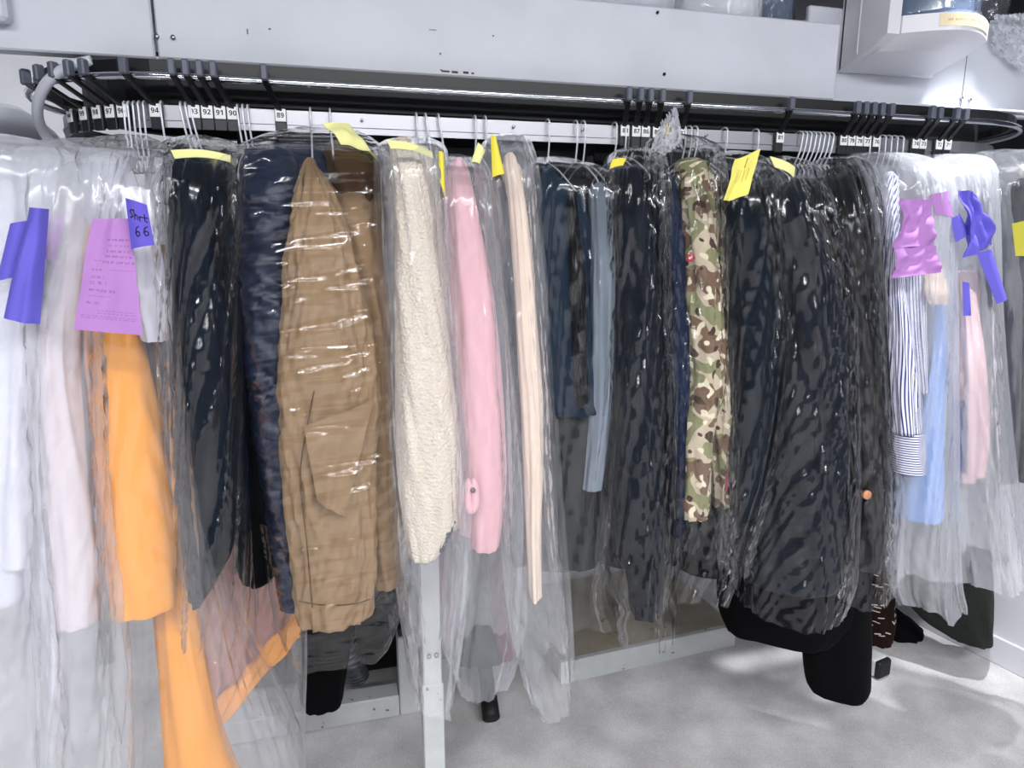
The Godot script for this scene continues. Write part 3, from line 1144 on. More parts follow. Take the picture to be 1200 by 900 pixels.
func garments() -> void:
	var z1 := -1.22
	var white := cloth(Color(0.90, 0.90, 0.94), 0.85)
	var pinkish := cloth(Color(0.90, 0.84, 0.86), 0.85)
	var taupe := cloth(Color(0.47, 0.40, 0.43), 0.85)
	var orange := cloth(Color(0.98, 0.65, 0.22), 0.85)
	var peach := cloth(Color(0.80, 0.60, 0.55), 0.8)
	var ink_blue := cloth(Color(0.035, 0.075, 0.12), 0.7)
	var jet := cloth(Color(0.022, 0.024, 0.032), 0.85, 0.003, 50, 0.1)
	var navy := cloth(Color(0.06, 0.11, 0.21), 0.5)
	var tan := cloth(Color(0.585, 0.485, 0.375), 0.6)
	var tan_dark := cloth(Color(0.30, 0.21, 0.13), 0.7)
	var sherpa := cloth(Color(0.92, 0.865, 0.79), 0.95, 0.32, 16.0, 0.3, M.fleece)
	var pink := cloth(Color(0.90, 0.69, 0.72), 0.9)
	var cream := cloth(Color(0.94, 0.85, 0.77), 0.9)
	var slate := cloth(Color(0.11, 0.17, 0.24), 0.7)
	var ash := cloth(Color(0.50, 0.535, 0.58), 0.7)
	var coal := cloth(Color(0.05, 0.075, 0.115), 0.6)
	var denim := cloth(Color(0.09, 0.13, 0.23), 0.8, 0.006, 50)
	var camo := cloth(Color(1, 1, 1), 0.85)
	camo.albedo_texture = camo_tex()
	camo.uv1_scale = Vector3(2.6, 2.6, 1)
	var down := cloth(Color(0.08, 0.10, 0.135), 0.56)
	var leather := cloth(Color(0.02, 0.022, 0.028), 0.32, 0.002, 50, 0.0)
	var stripe := cloth(Color(1, 1, 1), 0.85)
	stripe.albedo_texture = striped(false)
	stripe.uv1_scale = Vector3(165, 165, 1)
	var stripe_x := cloth(Color(1, 1, 1), 0.85)
	stripe_x.albedo_texture = striped(true)
	stripe_x.uv1_scale = Vector3(165, 165, 1)
	var sky := cloth(Color(0.52, 0.68, 0.93), 0.85)
	var blush := cloth(Color(0.93, 0.78, 0.78), 0.85)
	var smoke := cloth(Color(0.30, 0.31, 0.34), 0.8)
	var wool := cloth(Color(0.17, 0.185, 0.17), 0.95, 0.25, 6, 0.3, M.grain)
	var plum := cloth(Color(0.45, 0.10, 0.32), 0.7)
	var royal := cloth(Color(0.14, 0.18, 0.45), 0.8)

	# ---- left group
	garment("white_shirt", "white shirt at the picture's left edge under foggy film", "shirt", [
		["body", [[205, -40, 66, -1.30, 0.04], [240, -60, 72, -1.26, 0.10], [400, -70, 52], [600, -75, 44], [685, -80, 42]], -1.24, 0.12, {"folds": LIMP, "bottom": "cuff"}, white],
		["sleeve", [[230, 20, 62], [400, 4, 44], [560, 0, 40], [660, 2, 40]], -1.16, 0.03, {"folds": LIMP, "bottom": "cuff"}, white]])
	garment("pale_shirt", "pale pinkish white shirt with long cuffed sleeve beside the violet stub", "shirt", [
		["body", [[235, 60, 108, -1.30, 0.04], [300, 58, 104], [420, 48, 96], [560, 52, 108], [640, 60, 112]], -1.27, 0.11, {"folds": LIMP, "bottom": "cuff"}, pinkish],
		["sleeve", [[255, 66, 98, -1.26, 0.03], [380, 45, 76], [480, 42, 84], [560, 50, 100], [640, 60, 112], [690, 62, 114], [727, 64, 116]], -1.17, 0.035, {"folds": LIMP, "bottom": "cuff"}, pinkish],
		["sleeve", [[480, 34, 60], [640, 44, 74], [760, 50, 76], [812, 52, 73]], -1.19, 0.03, {"folds": LIMP, "bottom": "cuff"}, white]])
	garment("taupe_blouse", "dusky taupe blouse hidden between pale shirt and orange coat", "blouse", [
		["body", [[240, 70, 106, -1.34, 0.04], [300, 72, 110], [420, 84, 112], [560, 96, 122], [680, 104, 126]], -1.30, 0.1, {"folds": SOFT, "bottom": "cuff"}, taupe]])
	garment("black_trousers", "black trouser leg showing as a dark strip left of the orange coat", "trousers", [
		["leg", [[560, 106, 128], [660, 113, 130], [760, 117, 130]], -1.30, 0.06, {"folds": SOFT, "bottom": "cuff"}, jet]])
	var oc := garment("orange_coat", "bright orange coat with wide sleeve behind the printed receipt", "coat", [
		["sleeve", [[235, 97, 112, -1.28, 0.03], [300, 97, 135, -1.24, 0.05], [390, 98, 168], [460, 102, 182], [560, 111, 198], [640, 119, 207], [690, 126, 209], [709, 128, 209]], -1.215, 0.05, {"folds": [[0.006, 1.4, 7.0, 1.5, 0]], "bottom": "cuff"}, orange],
		["body", [[300, 120, 200, -1.36, 0.04], [500, 150, 215], [640, 172, 225], [760, 182, 240], [860, 188, 262], [925, 192, 285]], -1.31, 0.07, {"folds": LIMP, "bottom": "cuff"}, orange]])
	var ls := sheet([[228, 600, -1.42], [322, 600, -1.50], [346, 742, -1.50], [246, 866, -1.36]], {"folds": [[0.014, 4, 3, 2, 0], [0.006, 9, 9, 3, 1]], "nx": 40, "ny": 44, "thick": 0.003})
	part(oc, "lining", ls, peach, "dusty pink lining")
	var hm := sheet([[240, 840, -1.325], [346, 718, -1.465], [352, 746, -1.465], [205, 915, -1.30]], {"folds": [[0.008, 4, 2, 1, 0]], "nx": 30, "ny": 8, "thick": 0.004})
	part(oc, "hem_band", hm, orange)
	garment("grey_trousers", "grey trousers seen between orange coat and dark teal jacket", "trousers", [
		["leg", [[380, 168, 196, -1.30, 0.03], [480, 182, 205], [580, 196, 214]], -1.29, 0.07, {"folds": SOFT, "bottom": "cuff"}, cloth(Color(0.33, 0.31, 0.32), 0.8)]])
	garment("white_blouse", "white blouse with hanging sleeve below the violet handwritten ticket", "blouse", [
		["shoulder", [[190, 104, 150, -1.30, 0.03], [225, 100, 165], [262, 104, 178], [300, 140, 186]], -1.25, 0.06, {"folds": SOFT}, white],
		["sleeve", [[230, 140, 178], [300, 152, 190], [360, 158, 197], [398, 166, 196]], -1.18, 0.03, {"folds": WRINKLED, "bottom": "cuff"}, white]])
	bag("foggy garment bag at the picture's left edge over the white shirt", [[158, -30, 10, -1.40, 0.02], [170, -70, 60, -1.36, 0.10], [195, -90, 100], [300, -95, 84], [500, -95, 60], [700, -95, 62], [830, -100, 72], [940, -100, 80]], -1.26, 0.17, M.film_fog, FILM_V, 3)
	bag("cloudy garment bag over the pale pinkish shirt", [[164, 90, 130, -1.40, 0.02], [178, 40, 150, -1.36, 0.10], [220, 30, 138], [380, 26, 116], [600, 26, 128], [760, 40, 142], [940, 34, 150]], -1.27, 0.17, M.film_fog, FILM_V, 8)
	bag("clear garment bag over the orange coat and printed receipt", [[160, 140, 170, -1.40, 0.02], [176, 98, 196, -1.36, 0.10], [215, 100, 192], [400, 112, 205], [560, 114, 226], [720, 120, 270], [880, 130, 345], [960, 140, 352]], -1.28, 0.18, M.film_soft, FILM_V, 12)
	bag("long clear bag trailing to the floor below the dark teal jacket", [[560, 222, 300, -1.40, 0.05], [640, 215, 345], [760, 210, 352], [880, 205, 350], [960, 205, 350]], -1.42, 0.12, M.film_soft, FILM_V, 14)

	# ---- dark teal jacket
	garment("teal_jacket", "dark teal jacket in shiny creased film, next to the white blouse", "jacket", [
		["sleeve", [[195, 202, 240, -1.27, 0.03], [260, 197, 252], [360, 197, 266], [470, 203, 274], [560, 208, 277], [630, 213, 277], [680, 218, 254], [700, 221, 238]], -1.22, 0.045, {"folds": WRINKLED, "bottom": "cuff"}, ink_blue],
		["body", [[190, 222, 272, -1.36, 0.04], [250, 228, 284], [400, 240, 300], [600, 250, 306]], -1.34, 0.1, {"folds": SOFT, "bottom": "cuff"}, ink_blue]])
	garment("black_coat", "plain black coat between the teal jacket and the navy puffer", "coat", [
		["body", [[190, 250, 296, -1.40, 0.04], [260, 262, 310], [420, 272, 330], [600, 275, 326], [655, 276, 322]], -1.38, 0.13, {"folds": SOFT, "bottom": "cuff"}, jet]])
	bag("crinkled shiny bag over the dark teal jacket", [[160, 222, 240, -1.40, 0.02], [176, 196, 282, -1.36, 0.10], [215, 186, 284], [330, 185, 276], [470, 194, 280], [600, 206, 286], [700, 214, 292], [716, 216, 290]], -1.27, 0.15, M.film_clear, FILM_C, 21)

	# ---- navy puffer and tan jacket share a bag
	garment("navy_puffer", "navy quilted puffer jacket left of the tan jacket", "jacket", [
		["sleeve", [[182, 284, 345, -1.30, 0.04], [230, 280, 352], [320, 282, 350], [430, 288, 345], [540, 302, 346], [640, 318, 350], [700, 326, 352]], -1.245, 0.06, {"folds": QUILTED, "bottom": "cuff", "m": 110}, navy],
		["body", [[178, 300, 380, -1.40, 0.03], [240, 296, 400], [420, 300, 380], [640, 325, 380]], -1.38, 0.09, {"folds": QUILTED, "m": 100}, navy]])
	var tj := garment("tan_jacket", "tan padded jacket with long sleeve in tight stretched film", "jacket", [
		["sleeve", [[196, 354, 372, -1.27, 0.02], [225, 347, 392, -1.23, 0.04], [270, 338, 408], [330, 331, 424], [400, 326, 440], [470, 324, 447], [540, 329, 440], [600, 334, 441], [660, 340, 440], [705, 346, 437], [720, 350, 434]], -1.195, 0.055, {"folds": [[0.009, 1.2, 6.0, 3.0, 0], [0.008, 1.3, 13.0, -5.0, 0], [0.0045, 1.0, 20.0, 6.0, 1]], "bottom": "cuff", "m": 130, "n": 72, "pow": 2.7}, tan],
		["body", [[205, 385, 440, -1.38, 0.04], [260, 388, 446], [350, 410, 458], [430, 420, 464], [560, 425, 469], [668, 432, 470]], -1.31, 0.09, {"folds": WRINKLED, "bottom": "cuff", "m": 90}, tan],
		["collar", [[176, 380, 420, -1.40, 0.03], [210, 385, 448], [290, 395, 452], [400, 425, 458]], -1.36, 0.08, {"folds": WRINKLED}, tan_dark, "dark brown collar and shoulder"]])
	# stitched seams and hem of the tan sleeve
	var thread := plain(Color(0.36, 0.26, 0.16), 0.8)
	var seam := [[372, 440], [360, 500], [352, 560], [360, 640], [366, 712]]
	var sp := []
	for q in seam:
		sp.append(at(q[0], q[1], -1.139))
	part(tj, "seam", tube(smooth_path(sp, 6), 0.0012, 5), thread)
	var hs := []
	for q in [[350, 704], [370, 708], [395, 709], [418, 707], [434, 702]]:
		hs.append(at(q[0], q[1], -1.139))
	part(tj, "hem_stitch", tube(smooth_path(hs, 6), 0.001, 5), thread)
	part(tj, "pocket_flap", sheet([[356, 500, -1.133], [438, 468, -1.138], [404, 604, -1.130], [372, 588, -1.130]], {"thick": 0.005, "nx": 18, "ny": 22, "bow": 0.006, "folds": [[0.006, 2.0, 3.0, 1.5, 0]]}), tan)
	bag("tight stretched clear bag round the navy puffer and tan jacket", [[148, 376, 396, -1.40, 0.02], [160, 330, 424, -1.37, 0.08], [180, 284, 446, -1.32, 0.13], [205, 272, 454], [300, 274, 457], [420, 290, 463], [520, 306, 468], [620, 318, 472], [700, 330, 468], [732, 342, 452], [738, 346, 446]], -1.255, 0.135, M.film_tight, FILM_H, 31, 0.02)

	# ---- ivory sherpa, pink coat, cream cardigan
	garment("sherpa_coat", "ivory sherpa fleece coat right of the tan jacket", "coat", [
		["sleeve", [[172, 456, 488, -1.28, 0.03], [205, 460, 500], [290, 463, 512], [390, 463, 524], [480, 463, 534], [560, 466, 541], [600, 470, 540], [630, 476, 525], [646, 482, 512]], -1.215, 0.055, {"folds": [[0.006, 1.4, 8, 2, 0], [0.002, 14, 110, 0, 0]], "n": 90, "m": 160, "bottom": "cap", "pow": 2.4}, sherpa],
		["body", [[180, 470, 505, -1.36, 0.04], [260, 480, 522], [420, 490, 540], [600, 500, 545]], -1.34, 0.1, {"folds": SOFT, "bottom": "cuff"}, sherpa],
		["cuff_trim", [[606, 513, 536], [622, 512, 530], [640, 511, 520]], -1.19, 0.028, {"folds": [[0.004, 5, 40, 0, 0]]}, ink_blue, "dark cuff lining"]])
	var pc := garment("pink_coat", "rose pink coat with buttoned cuff strap on its sleeve", "coat", [
		["sleeve", [[196, 526, 548, -1.28, 0.02], [240, 527, 558], [320, 531, 574], [420, 537, 586], [520, 545, 592], [580, 551, 592], [620, 552, 588], [637, 552, 585]], -1.21, 0.042, {"folds": [[0.005, 1.3, 5, 1.5, 0]], "bottom": "cuff", "n": 48, "m": 80}, pink],
		["body", [[215, 518, 545, -1.36, 0.03], [320, 522, 552], [440, 528, 562], [560, 535, 566], [610, 538, 562]], -1.31, 0.09, {"folds": SOFT, "bottom": "cuff"}, pink]])
	var sc := at(552.0, 580.0, -1.155)
	var loop_pts := []
	for i in 25:
		var a := TAU * i / 24.0
		loop_pts.append(sc + Vector3(sin(a) * 0.008, cos(a) * 0.027 - 0.002, 0.0))
	part(pc, "cuff_strap", tube(loop_pts, 0.0085, 10), pink)
	part(pc, "cuff_button", tube([sc + Vector3(0.002, 0.012, 0.004), sc + Vector3(0.002, 0.012, 0.010)], 0.005, 12), plain(Color(0.25, 0.14, 0.15), 0.4), "small dark button")
	garment("indigo_blouse", "thin indigo blouse squeezed between the pink coat and cream cardigan", "blouse", [
		["body", [[215, 572, 590, -1.30, 0.02], [300, 578, 602], [420, 586, 612], [520, 590, 618], [600, 594, 622], [645, 598, 620]], -1.28, 0.08, {"folds": WRINKLED, "bottom": "cuff"}, cloth(Color(0.09, 0.10, 0.17), 0.7)]])
	garment("cream_cardigan", "cream knit cardigan with a narrow long sleeve", "cardigan", [
		["sleeve", [[190, 590, 606, -1.28, 0.02], [250, 596, 618], [350, 603, 627], [450, 609, 635], [540, 613, 637], [620, 617, 634], [680, 620, 634], [698, 622, 634]], -1.20, 0.03, {"folds": LIMP, "bottom": "cuff"}, cream],
		["body", [[200, 585, 612, -1.36, 0.03], [320, 592, 622], [480, 600, 632], [560, 602, 630]], -1.32, 0.08, {"folds": LIMP, "bottom": "cuff"}, cream]])
	bag("clear bag with pinched tail over the ivory sherpa coat", [[162, 484, 500, -1.40, 0.02], [172, 450, 512, -1.34, 0.08], [195, 449, 516], [290, 450, 526], [400, 454, 535], [520, 458, 545], [640, 468, 545], [710, 477, 538], [770, 486, 530], [792, 489, 526]], -1.26, 0.13, M.film_mid, FILM_V, 41, 0.03)
	bag("clear bag with crumpled hem over the rose pink coat", [[182, 520, 540, -1.40, 0.02], [194, 514, 560, -1.34, 0.08], [230, 514, 574], [330, 520, 586], [450, 528, 598], [580, 532, 606], [680, 528, 608], [740, 526, 606], [772, 540, 592]], -1.255, 0.12, M.film_mid, FILM_V, 45, 0.04)
	bag("clear bag with ragged tail over the cream cardigan", [[158, 590, 606, -1.40, 0.02], [170, 574, 614, -1.34, 0.08], [205, 566, 622], [300, 574, 632], [420, 586, 640], [540, 592, 648], [640, 596, 656], [720, 604, 662], [770, 618, 664], [794, 640, 664]], -1.255, 0.12, M.film_mid, FILM_V, 49, 0.06)

	# ---- slate, charcoal, denim, camouflage
	garment("slate_jacket", "slate navy jacket with rounded shoulder in a clear bag", "jacket", [
		["sleeve", [[204, 632, 652, -1.30, 0.03], [240, 620, 684], [300, 622, 690], [380, 628, 696], [480, 638, 700]], -1.24, 0.06, {"folds": SOFT, "bottom": "cuff"}, slate],
		["skirt", [[455, 640, 700], [540, 648, 698], [620, 652, 700], [650, 656, 700]], -1.27, 0.08, {"folds": LIMP, "bottom": "cuff"}, cloth(Color(0.17, 0.185, 0.19), 0.8), "dark grey lower part"],
		["panel", [[235, 666, 676], [340, 668, 686], [420, 672, 688], [475, 676, 688]], -1.17, 0.02, {"folds": WRINKLED}, leather, "glossy black panel"]])
	garment("ash_shirt", "pale blue-grey shirt edge right of the slate jacket", "shirt", [
		["sleeve", [[225, 690, 716, -1.28, 0.02], [300, 690, 720], [420, 690, 718], [500, 686, 714], [570, 680, 706]], -1.21, 0.03, {"folds": LIMP, "bottom": "cuff"}, ash]])
	garment("charcoal_suit", "charcoal suit in heavily creased film with a knotted tail", "suit", [
		["sleeve", [[205, 726, 752, -1.28, 0.03], [260, 722, 764], [360, 718, 774], [480, 716, 778], [580, 714, 778], [645, 718, 774]], -1.22, 0.05, {"folds": WRINKLED, "bottom": "cuff", "m": 90}, coal],
		["body", [[215, 735, 772, -1.36, 0.03], [380, 728, 784], [560, 722, 784], [706, 738, 776]], -1.33, 0.09, {"folds": WRINKLED, "bottom": "cuff"}, coal]])
	garment("denim_jacket", "indigo denim jacket left of the camouflage jacket", "jacket", [
		["sleeve", [[212, 766, 790, -1.30, 0.03], [260, 768, 800], [360, 774, 806], [460, 779, 810], [560, 783, 808], [620, 786, 802]], -1.24, 0.05, {"folds": WRINKLED, "bottom": "cuff"}, denim]])
	var cj := garment("camouflage_jacket", "sand and green camouflage jacket in clear film", "jacket", [
		["sleeve", [[214, 798, 822, -1.28, 0.03], [260, 798, 836], [340, 800, 846], [430, 802, 850], [500, 798, 838], [550, 794, 834], [585, 791, 833], [602, 795, 830]], -1.22, 0.045, {"folds": WRINKLED, "bottom": "cuff", "m": 90}, camo],
		["sleeve", [[400, 826, 852], [480, 830, 856], [540, 832, 859], [587, 834, 859]], -1.27, 0.05, {"folds": SOFT, "bottom": "cuff"}, camo],
		["collar", [[196, 790, 830, -1.34, 0.03], [230, 796, 842], [300, 806, 848]], -1.31, 0.06, {"folds": SOFT}, camo]])
	var red := plain(Color(0.62, 0.18, 0.24), 0.7)
	for q in [[809, 302, -1.172, 0.015, 0.015], [852, 563, -1.225, 0.008, 0.05]]:
		part(cj, "red_tag", bx(at(q[0], q[1], q[2]), Vector3(q[3], q[4], 0.004), 0.001), red, "small red tag")
	bag("clear bag with flared tail over the slate jacket", [[184, 638, 650, -1.40, 0.02], [192, 626, 676, -1.35, 0.09], [215, 616, 714], [300, 618, 722], [420, 626, 722], [540, 636, 716], [630, 648, 708], [665, 655, 704], [700, 660, 716]], -1.27, 0.13, M.film_clear, FILM_V, 53, 0.04)
	bag("creased clear bag with a knotted tail over the charcoal suit", [[172, 738, 752, -1.40, 0.02], [186, 718, 772, -1.35, 0.08], [220, 714, 774], [330, 712, 782], [460, 710, 786], [580, 706, 788], [650, 706, 788], [685, 728, 780], [700, 724, 784], [726, 728, 786]], -1.26, 0.125, M.film_clear, FILM_C, 57, 0.03)
	bag("creased clear bag over the denim and camouflage jackets", [[158, 776, 794, -1.40, 0.02], [172, 762, 832, -1.35, 0.09], [205, 764, 842], [300, 770, 848], [420, 776, 856], [540, 784, 864], [600, 790, 864], [650, 792, 862], [680, 786, 852]], -1.265, 0.125, M.film_clear, FILM_C, 61, 0.04)

	# ---- black coats on the right of the middle
	garment("midnight_coat", "midnight navy coat below the large yellow card", "coat", [
		["sleeve", [[208, 848, 872, -1.30, 0.03], [260, 846, 900], [360, 848, 914], [460, 850, 912], [540, 850, 898], [600, 856, 884]], -1.24, 0.06, {"folds": SOFT, "bottom": "cuff"}, ink_blue],
		["body", [[210, 855, 890, -1.40, 0.03], [340, 858, 920], [600, 862, 915]], -1.38, 0.1, {"folds": SOFT, "bottom": "cuff"}, jet]])
	garment("down_coat", "charcoal padded coat, widest of the dark coats", "coat", [
		["body", [[210, 898, 932, -1.34, 0.03], [260, 900, 955], [340, 905, 985], [440, 900, 992], [540, 888, 992], [640, 874, 986], [680, 870, 978]], -1.25, 0.08, {"folds": [[0.010, 1.4, 10, 3, 0], [0.005, 2, 24, 6, 1]], "bottom": "cuff", "m": 110, "n": 60}, down],
		["sleeve", [[230, 900, 940], [330, 908, 968], [450, 912, 962], [560, 905, 950]], -1.20, 0.035, {"folds": WRINKLED, "bottom": "cuff"}, down]])
	var bc := garment("black_leather_coat", "glossy black coat with one tan button near its hem", "coat", [
		["sleeve", [[205, 966, 1000, -1.30, 0.03], [260, 968, 1016], [350, 978, 1030], [450, 988, 1038], [560, 996, 1044], [660, 992, 1036]], -1.24, 0.055, {"folds": WRINKLED, "bottom": "cuff", "m": 90}, leather],
		["body", [[205, 975, 1010, -1.40, 0.03], [340, 985, 1038], [640, 1000, 1042]], -1.38, 0.09, {"folds": SOFT, "bottom": "cuff"}, jet]])
	var bp := at(1014.0, 579.0, -1.185)
	part(bc, "coat_button", tube([bp, bp + Vector3(0, 0, 0.008)], 0.010, 14), plain(Color(0.78, 0.55, 0.40), 0.4), "tan button")
	garment("long_black_dress", "long black dress hanging almost to the floor", "dress", [
		["skirt", [[560, 850, 1000], [650, 838, 1010], [700, 834, 1000], [722, 838, 985], [738, 846, 970]], -1.50, 0.09, {"folds": SOFT, "bottom": "cuff", "pow": 3.5}, jet],
		["train", [[600, 930, 1020], [700, 936, 1021], [770, 937, 1021], [800, 940, 1020], [809, 946, 1014]], -1.42, 0.06, {"folds": [[0.006, 1.5, 4, 1.0, 0]], "bottom": "cuff"}, jet]])
	bag("clear bag over the midnight navy coat", [[178, 846, 866, -1.40, 0.02], [190, 838, 892, -1.35, 0.08], [230, 838, 916], [340, 842, 922], [450, 846, 920], [530, 846, 910], [590, 844, 892], [640, 846, 876]], -1.275, 0.125, M.film_clear, FILM_C, 65, 0.05)
	bag("wide clear bag over the charcoal padded coat", [[184, 900, 920, -1.40, 0.02], [196, 880, 946, -1.35, 0.08], [240, 876, 968], [330, 896, 992], [450, 896, 998], [580, 882, 998], [660, 868, 994], [690, 864, 986]], -1.27, 0.165, M.film_clear, FILM_C, 69, 0.03)
	bag("clear bag over the glossy black coat", [[184, 974, 992, -1.40, 0.02], [194, 958, 1014, -1.35, 0.08], [240, 962, 1032], [350, 974, 1042], [480, 984, 1046], [600, 990, 1048], [684, 984, 1040]], -1.275, 0.12, M.film_clear, FILM_C, 73, 0.03)

	# ---- shirts at the right
	garment("striped_shirt", "blue and white striped shirt with a long cuffed sleeve", "shirt", [
		["sleeve", [[212, 1034, 1052, -1.30, 0.02], [300, 1034, 1056], [400, 1038, 1070], [460, 1040, 1080], [506, 1043, 1080]], -1.24, 0.04, {"folds": LIMP}, stripe],
		["cuff", [[504, 1042, 1083], [530, 1042, 1085], [552, 1042, 1086]], -1.24, 0.036, {"bottom": "cuff", "m": 12}, stripe_x],
		["front", [[300, 1058, 1082, -1.32, 0.03], [380, 1060, 1086], [460, 1066, 1088]], -1.28, 0.03, {"folds": LIMP}, stripe]])
	garment("sky_shirt", "plain light blue shirt behind the striped cuff", "shirt", [
		["body", [[320, 1084, 1108, -1.34, 0.02], [420, 1086, 1110], [500, 1062, 1108], [560, 1050, 1106], [602, 1046, 1106]], -1.31, 0.07, {"folds": LIMP, "bottom": "cuff"}, sky],
		["collar", [[316, 1084, 1106, -1.30, 0.02], [340, 1082, 1110], [356, 1088, 1110]], -1.25, 0.03, {"folds": SOFT}, cream, "cream collar"]])
	garment("blush_blouse", "pale blush blouse sleeve right of the light blue shirt", "blouse", [
		["sleeve", [[350, 1126, 1144, -1.30, 0.02], [430, 1130, 1156], [510, 1130, 1160], [556, 1130, 1155]], -1.25, 0.035, {"folds": LIMP, "bottom": "cuff"}, blush],
		["body", [[330, 1118, 1150, -1.38, 0.03], [500, 1112, 1150], [560, 1112, 1145]], -1.36, 0.05, {"folds": LIMP, "bottom": "cuff"}, blush]])
	garment("royal_scarf", "royal blue scarf end beside the blush sleeve", "scarf", [
		["body", [[470, 1116, 1130], [520, 1115, 1131], [552, 1114, 1130]], -1.27, 0.02, {"folds": LIMP}, royal]])
	garment("smoke_jacket", "smoke grey jacket near the picture's right edge", "jacket", [
		["sleeve", [[220, 1150, 1180, -1.32, 0.03], [330, 1156, 1196], [450, 1164, 1196], [560, 1166, 1194]], -1.30, 0.06, {"folds": WRINKLED, "bottom": "cuff"}, smoke]])
	garment("black_blazer", "black blazer at the picture's right edge", "blazer", [
		["sleeve", [[220, 1184, 1215, -1.34, 0.03], [330, 1188, 1226], [450, 1188, 1232], [560, 1190, 1230]], -1.32, 0.07, {"folds": SOFT, "bottom": "cuff"}, jet]])
	bag("cloudy bag over the striped and light blue shirts", [[180, 1000, 1030, -1.40, 0.02], [188, 1000, 1080, -1.36, 0.08], [220, 1018, 1108], [330, 1026, 1112], [480, 1034, 1114], [600, 1038, 1116], [670, 1044, 1120], [700, 1056, 1126]], -1.29, 0.12, M.film_fog, FILM_V, 77, 0.06)
	bag("cloudy bag with folded hem over the blush blouse", [[182, 1080, 1110, -1.40, 0.02], [190, 1060, 1150, -1.36, 0.08], [230, 1090, 1160], [360, 1106, 1166], [480, 1110, 1176], [600, 1114, 1190], [668, 1116, 1200]], -1.29, 0.12, M.film_fog, FILM_V, 81, 0.04)
	bag("clear bag at the picture's right edge over the smoke grey jacket", [[176, 1160, 1180, -1.40, 0.02], [186, 1130, 1220, -1.36, 0.08], [230, 1146, 1236], [360, 1160, 1244], [560, 1170, 1250], [668, 1180, 1256]], -1.31, 0.12, M.film_soft, FILM_V, 85, 0.04)

	# ---- garments farther round the loop, seen below and between the near bags
	garment("wool_coat", "dark green-black wool coat hem above the skirting at the right", "coat", [
		["skirt", [[520, 1040, 1150], [640, 1044, 1160], [700, 1052, 1164], [728, 1076, 1164], [746, 1112, 1164]], -1.66, 0.07, {"folds": SOFT, "bottom": "cuff", "pow": 3.5}, wool]])
	var br := cloth(Color(1, 1, 1), 0.85)
	var pim := Image.create(256, 256, false, Image.FORMAT_RGB8)
	pim.fill(Color(0.16, 0.10, 0.09))
	for i in 46:
		var a := Vector2(rng.randf() * 256, rng.randf() * 256)
		var d := Vector2(22, rng.randf_range(-10, 4)) if rng.randf() < 0.7 else Vector2(8, 20)
		stroke(pim, [a, a + d], 3.0, Color(0.88, 0.86, 0.84))
	br.albedo_texture = ImageTexture.create_from_image(pim)
	br.uv1_scale = Vector3(5, 5, 1)
	garment("print_skirt", "dark brown skirt with white dash print behind the black dress", "skirt", [
		["skirt", [[600, 1005, 1046], [680, 1008, 1048], [725, 1010, 1050], [750, 1014, 1046]], -1.86, 0.06, {"folds": LIMP, "bottom": "cuff"}, br]])
	garment("magenta_dress", "magenta dress showing between bag tails below the sherpa coat", "dress", [
		["skirt", [[560, 490, 540], [660, 492, 534], [746, 500, 528]], -1.60, 0.06, {"folds": LIMP, "bottom": "cuff"}, plum]])
	garment("maroon_dress", "maroon dress showing below the pink coat beside the cardigan's bag", "dress", [
		["skirt", [[560, 570, 610], [680, 572, 606], [760, 582, 606]], -1.58, 0.06, {"folds": LIMP, "bottom": "cuff"}, cloth(Color(0.36, 0.08, 0.20), 0.8)]])
	garment("gold_print_dress", "dark dress with gold print whose hem shows below the pink coat", "dress", [
		["skirt", [[560, 530, 590], [680, 530, 590], [768, 528, 596]], -1.66, 0.06, {"folds": LIMP, "bottom": "cuff"}, cloth(Color(0.10, 0.08, 0.06), 0.7)]])
	garment("black_trouser_pair", "black trousers hanging behind the orange hem and tan jacket", "trousers", [
		["leg", [[640, 336, 410], [740, 342, 412], [815, 352, 402]], -1.72, 0.08, {"folds": SOFT, "bottom": "cuff"}, jet]])
	var far := [[440, 540, 640, "dark navy coat on the far side behind the sherpa coat", navy], [600, 700, 640, "black coat on the far side behind the slate jacket", jet], [690, 790, 640, "charcoal coat on the far side behind the charcoal suit", coal], [780, 880, 650, "black coat on the far side behind the camouflage jacket", jet], [520, 620, 640, "deep blue coat on the far side behind the pink coat", slate], [360, 450, 640, "black coat on the far side behind the tan jacket", jet], [200, 330, 560, "black coat on the far side behind the teal jacket", jet]]
	for f in far:
		garment("far_coat", f[3], "coat", [["body", [[190, f[0] + 30, f[1] - 30, -2.0, 0.05], [230, f[0] + 6, f[1] - 6, -2.0, 0.16], [400, f[0], f[1]], [f[2], f[0], f[1]]], -2.0, 0.18, {"folds": SOFT, "bottom": "cuff"}, f[4]]], "dark coats on the far strand")

	# ---- hangers
	for h in [[147, 186, "in the bunch by plate 96, leftmost"], [152, 186, "in the bunch by plate 96, second"], [158, 186, "in the bunch by plate 96, third"], [164, 186, "in the bunch by plate 96, fourth"], [170, 186, "in the bunch by plate 96, rightmost"]]:
		hanger(h[0], h[1], "white wire hanger " + h[2], 0.018, 0.025)
	hanger(190, 184, "white wire hanger hooked beside plate 94", 0.08, 0.18, 0.0, 0.004)
	for h in [[213, "leftmost of the three left of plate 93"], [219, "middle of the three left of plate 93"], [225, "rightmost of the three left of plate 93"]]:
		hanger(h[0], 182, "white wire hanger, " + h[1], 0.055, 0.13, 0.0, 0.014)
	for h in [[279, "just right of plate 90, first"], [285, "just right of plate 90, second"], [291, "just right of plate 90, third"]]:
		hanger(h[0], 180, "white wire hanger " + h[1], 0.055, 0.13, 0.0, 0.006)
	hanger(364, 160, "white wire hanger over the navy puffer and tan jacket", 0.1)
	hanger(387, 156, "white wire hanger beside the curled yellow card")
	hanger(488, 170, "white wire hanger of the ivory sherpa coat")
